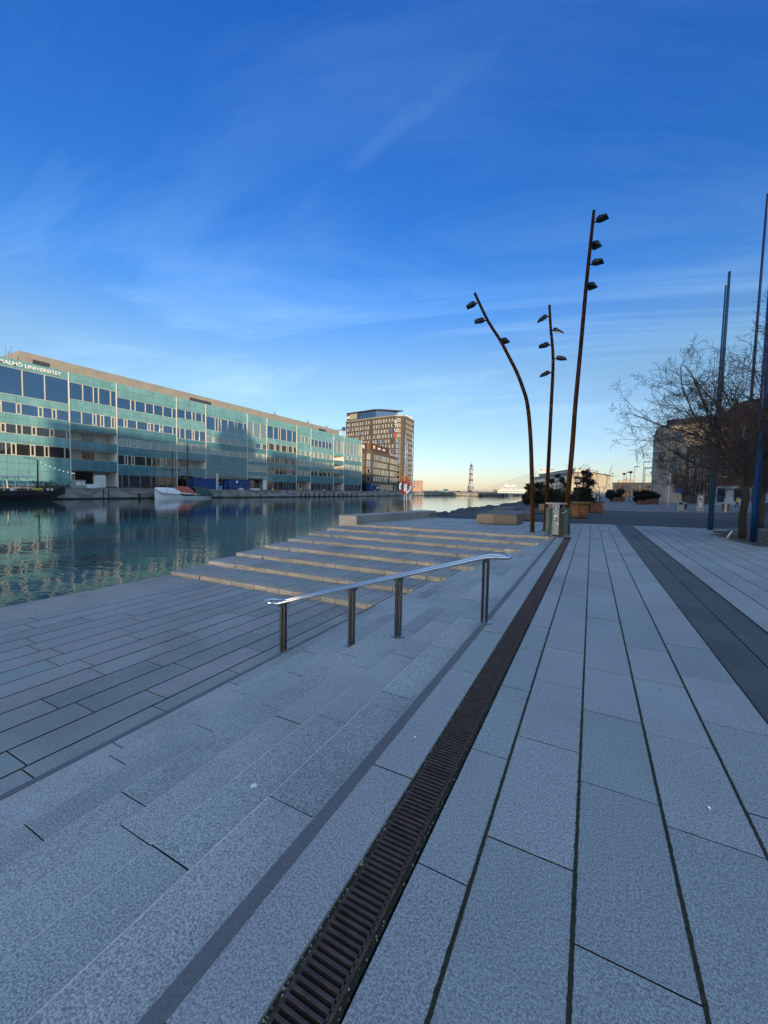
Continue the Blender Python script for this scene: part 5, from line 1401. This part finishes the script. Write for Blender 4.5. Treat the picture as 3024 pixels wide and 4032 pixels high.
# thin cirrus streaks
ad = N(nt, 'ShaderNodeMath', operation='ADD'); ad.inputs[1].default_value = .12; L(nt, sp.outputs[2], ad.inputs[0])
dx = N(nt, 'ShaderNodeMath', operation='DIVIDE'); L(nt, sp.outputs[0], dx.inputs[0]); L(nt, ad.outputs[0], dx.inputs[1])
dy = N(nt, 'ShaderNodeMath', operation='DIVIDE'); L(nt, sp.outputs[1], dy.inputs[0]); L(nt, ad.outputs[0], dy.inputs[1])
cb = N(nt, 'ShaderNodeCombineXYZ'); L(nt, dx.outputs[0], cb.inputs[0]); L(nt, dy.outputs[0], cb.inputs[1])
mp = N(nt, 'ShaderNodeMapping'); mp.vector_type = 'TEXTURE'; mp.inputs['Rotation'].default_value = (0,0,rad(13)); mp.inputs['Scale'].default_value = (2.3,.75,1); L(nt, cb.outputs[0], mp.inputs[0])
n1 = noise(nt, 1.0, 8, .60, mp.outputs[0], 1.1)
cl = ramp(nt, n1, [(.47, 0.0), (.80, 1.0)])
up_ = N(nt, 'ShaderNodeMapRange'); L(nt, sp.outputs[2], up_.inputs[0]); up_.inputs[1].default_value = .03; up_.inputs[2].default_value = .22
cf = N(nt, 'ShaderNodeMath', operation='MULTIPLY'); L(nt, cl, cf.inputs[0]); L(nt, up_.outputs[0], cf.inputs[1])
cf2 = N(nt, 'ShaderNodeMath', operation='MULTIPLY'); L(nt, cf.outputs[0], cf2.inputs[0]); hi_ = N(nt, 'ShaderNodeMapRange'); L(nt, sp.outputs[2], hi_.inputs[0]); hi_.inputs[1].default_value = .28; hi_.inputs[2].default_value = .6; hi_.inputs[3].default_value = .55; hi_.inputs[4].default_value = .12; L(nt, hi_.outputs[0], cf2.inputs[1])
bw = N(nt, 'ShaderNodeMix', data_type='RGBA', blend_type='MIX')
L(nt, cf2.outputs[0], bw.inputs[0]); L(nt, hsg.outputs[0], bw.inputs[6]); bw.inputs[7].default_value = (5.4,8.6,11.6,1)
# one thin straight wisp high in the sky
wd = N(nt, 'ShaderNodeVectorMath', operation='DOT_PRODUCT'); L(nt, tc.outputs['Generated'], wd.inputs[0]); wd.inputs[1].default_value = (0.2082, 0.7306, -0.6503)
wa = N(nt, 'ShaderNodeMath', operation='ABSOLUTE'); L(nt, wd.outputs['Value'], wa.inputs[0])
wm = N(nt, 'ShaderNodeMapRange', interpolation_type='SMOOTHSTEP'); L(nt, wa.outputs[0], wm.inputs[0]); wm.inputs[1].default_value = 0; wm.inputs[2].default_value = .022; wm.inputs[3].default_value = 1; wm.inputs[4].default_value = 0
we = N(nt, 'ShaderNodeVectorMath', operation='DOT_PRODUCT'); L(nt, tc.outputs['Generated'], we.inputs[0]); we.inputs[1].default_value = (-0.3964, 0.6708, 0.6268)
wl = N(nt, 'ShaderNodeMapRange', interpolation_type='SMOOTHSTEP'); L(nt, we.outputs['Value'], wl.inputs[0]); wl.inputs[1].default_value = .955; wl.inputs[2].default_value = .99
wn = ramp(nt, noise(nt, 9, 6, .65, tc.outputs['Generated'], .5), [(.38, 0.0), (.66, 1.0)])
w1_ = N(nt, 'ShaderNodeMath', operation='MULTIPLY'); L(nt, wm.outputs[0], w1_.inputs[0]); L(nt, wl.outputs[0], w1_.inputs[1])
w2_ = N(nt, 'ShaderNodeMath', operation='MULTIPLY'); L(nt, w1_.outputs[0], w2_.inputs[0]); L(nt, wn, w2_.inputs[1])
w3_ = N(nt, 'ShaderNodeMath', operation='MULTIPLY'); L(nt, w2_.outputs[0], w3_.inputs[0]); w3_.inputs[1].default_value = .05
wisp = mixc(nt, w3_.outputs[0], bw.outputs[2], (5.4,8.6,11.6))
# unseen bright cloud, added behind the viewpoint as fill for the ground
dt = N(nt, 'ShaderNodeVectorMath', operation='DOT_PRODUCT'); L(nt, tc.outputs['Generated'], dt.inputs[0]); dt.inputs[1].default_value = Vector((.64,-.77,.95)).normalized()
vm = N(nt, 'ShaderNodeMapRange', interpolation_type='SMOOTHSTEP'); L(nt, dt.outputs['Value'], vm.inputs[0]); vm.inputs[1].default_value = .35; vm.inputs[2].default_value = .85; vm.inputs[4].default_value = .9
sky_fill = mixc(nt, vm.outputs[0], wisp, (6.6,8.8,11.4))
L(nt, sky_fill, bg.inputs['Color']); bg.inputs['Strength'].default_value = .10

cd = bpy.data.cameras.new('camera'); co = bpy.data.objects.new('camera', cd); col.objects.link(co)
cd.sensor_fit = 'VERTICAL'; cd.sensor_height = 36; cd.sensor_width = 27; cd.lens = 1570/4032*36; cd.clip_start = .05; cd.clip_end = 12000
YAW, PITCH, ROLL = rad(27.443424), rad(3.139727), .0185
f = Vector((-math.sin(YAW)*math.cos(PITCH), math.cos(YAW)*math.cos(PITCH), -math.sin(PITCH))); r = Vector((math.cos(YAW), math.sin(YAW), 0)); u = r.cross(f)
r2 = r*math.cos(ROLL)+u*math.sin(ROLL); u2 = u*math.cos(ROLL)-r*math.sin(ROLL)
co.matrix_world = Matrix(((r2.x,u2.x,-f.x,0),(r2.y,u2.y,-f.y,0),(r2.z,u2.z,-f.z,EYE),(0,0,0,1)))
scene.camera = co
scene.render.engine = 'CYCLES'
vs = scene.view_settings; vs.view_transform = 'Standard'; vs.look = 'None'; vs.exposure = .10; vs.gamma = 1; vs.use_curve_mapping = False
cy = scene.cycles; cy.use_denoising = True; cy.max_bounces = 6; cy.diffuse_bounces = 3; cy.glossy_bounces = 4; cy.caustics_reflective = True; cy.blur_glossy = .1; cy.sample_clamp_indirect = 0
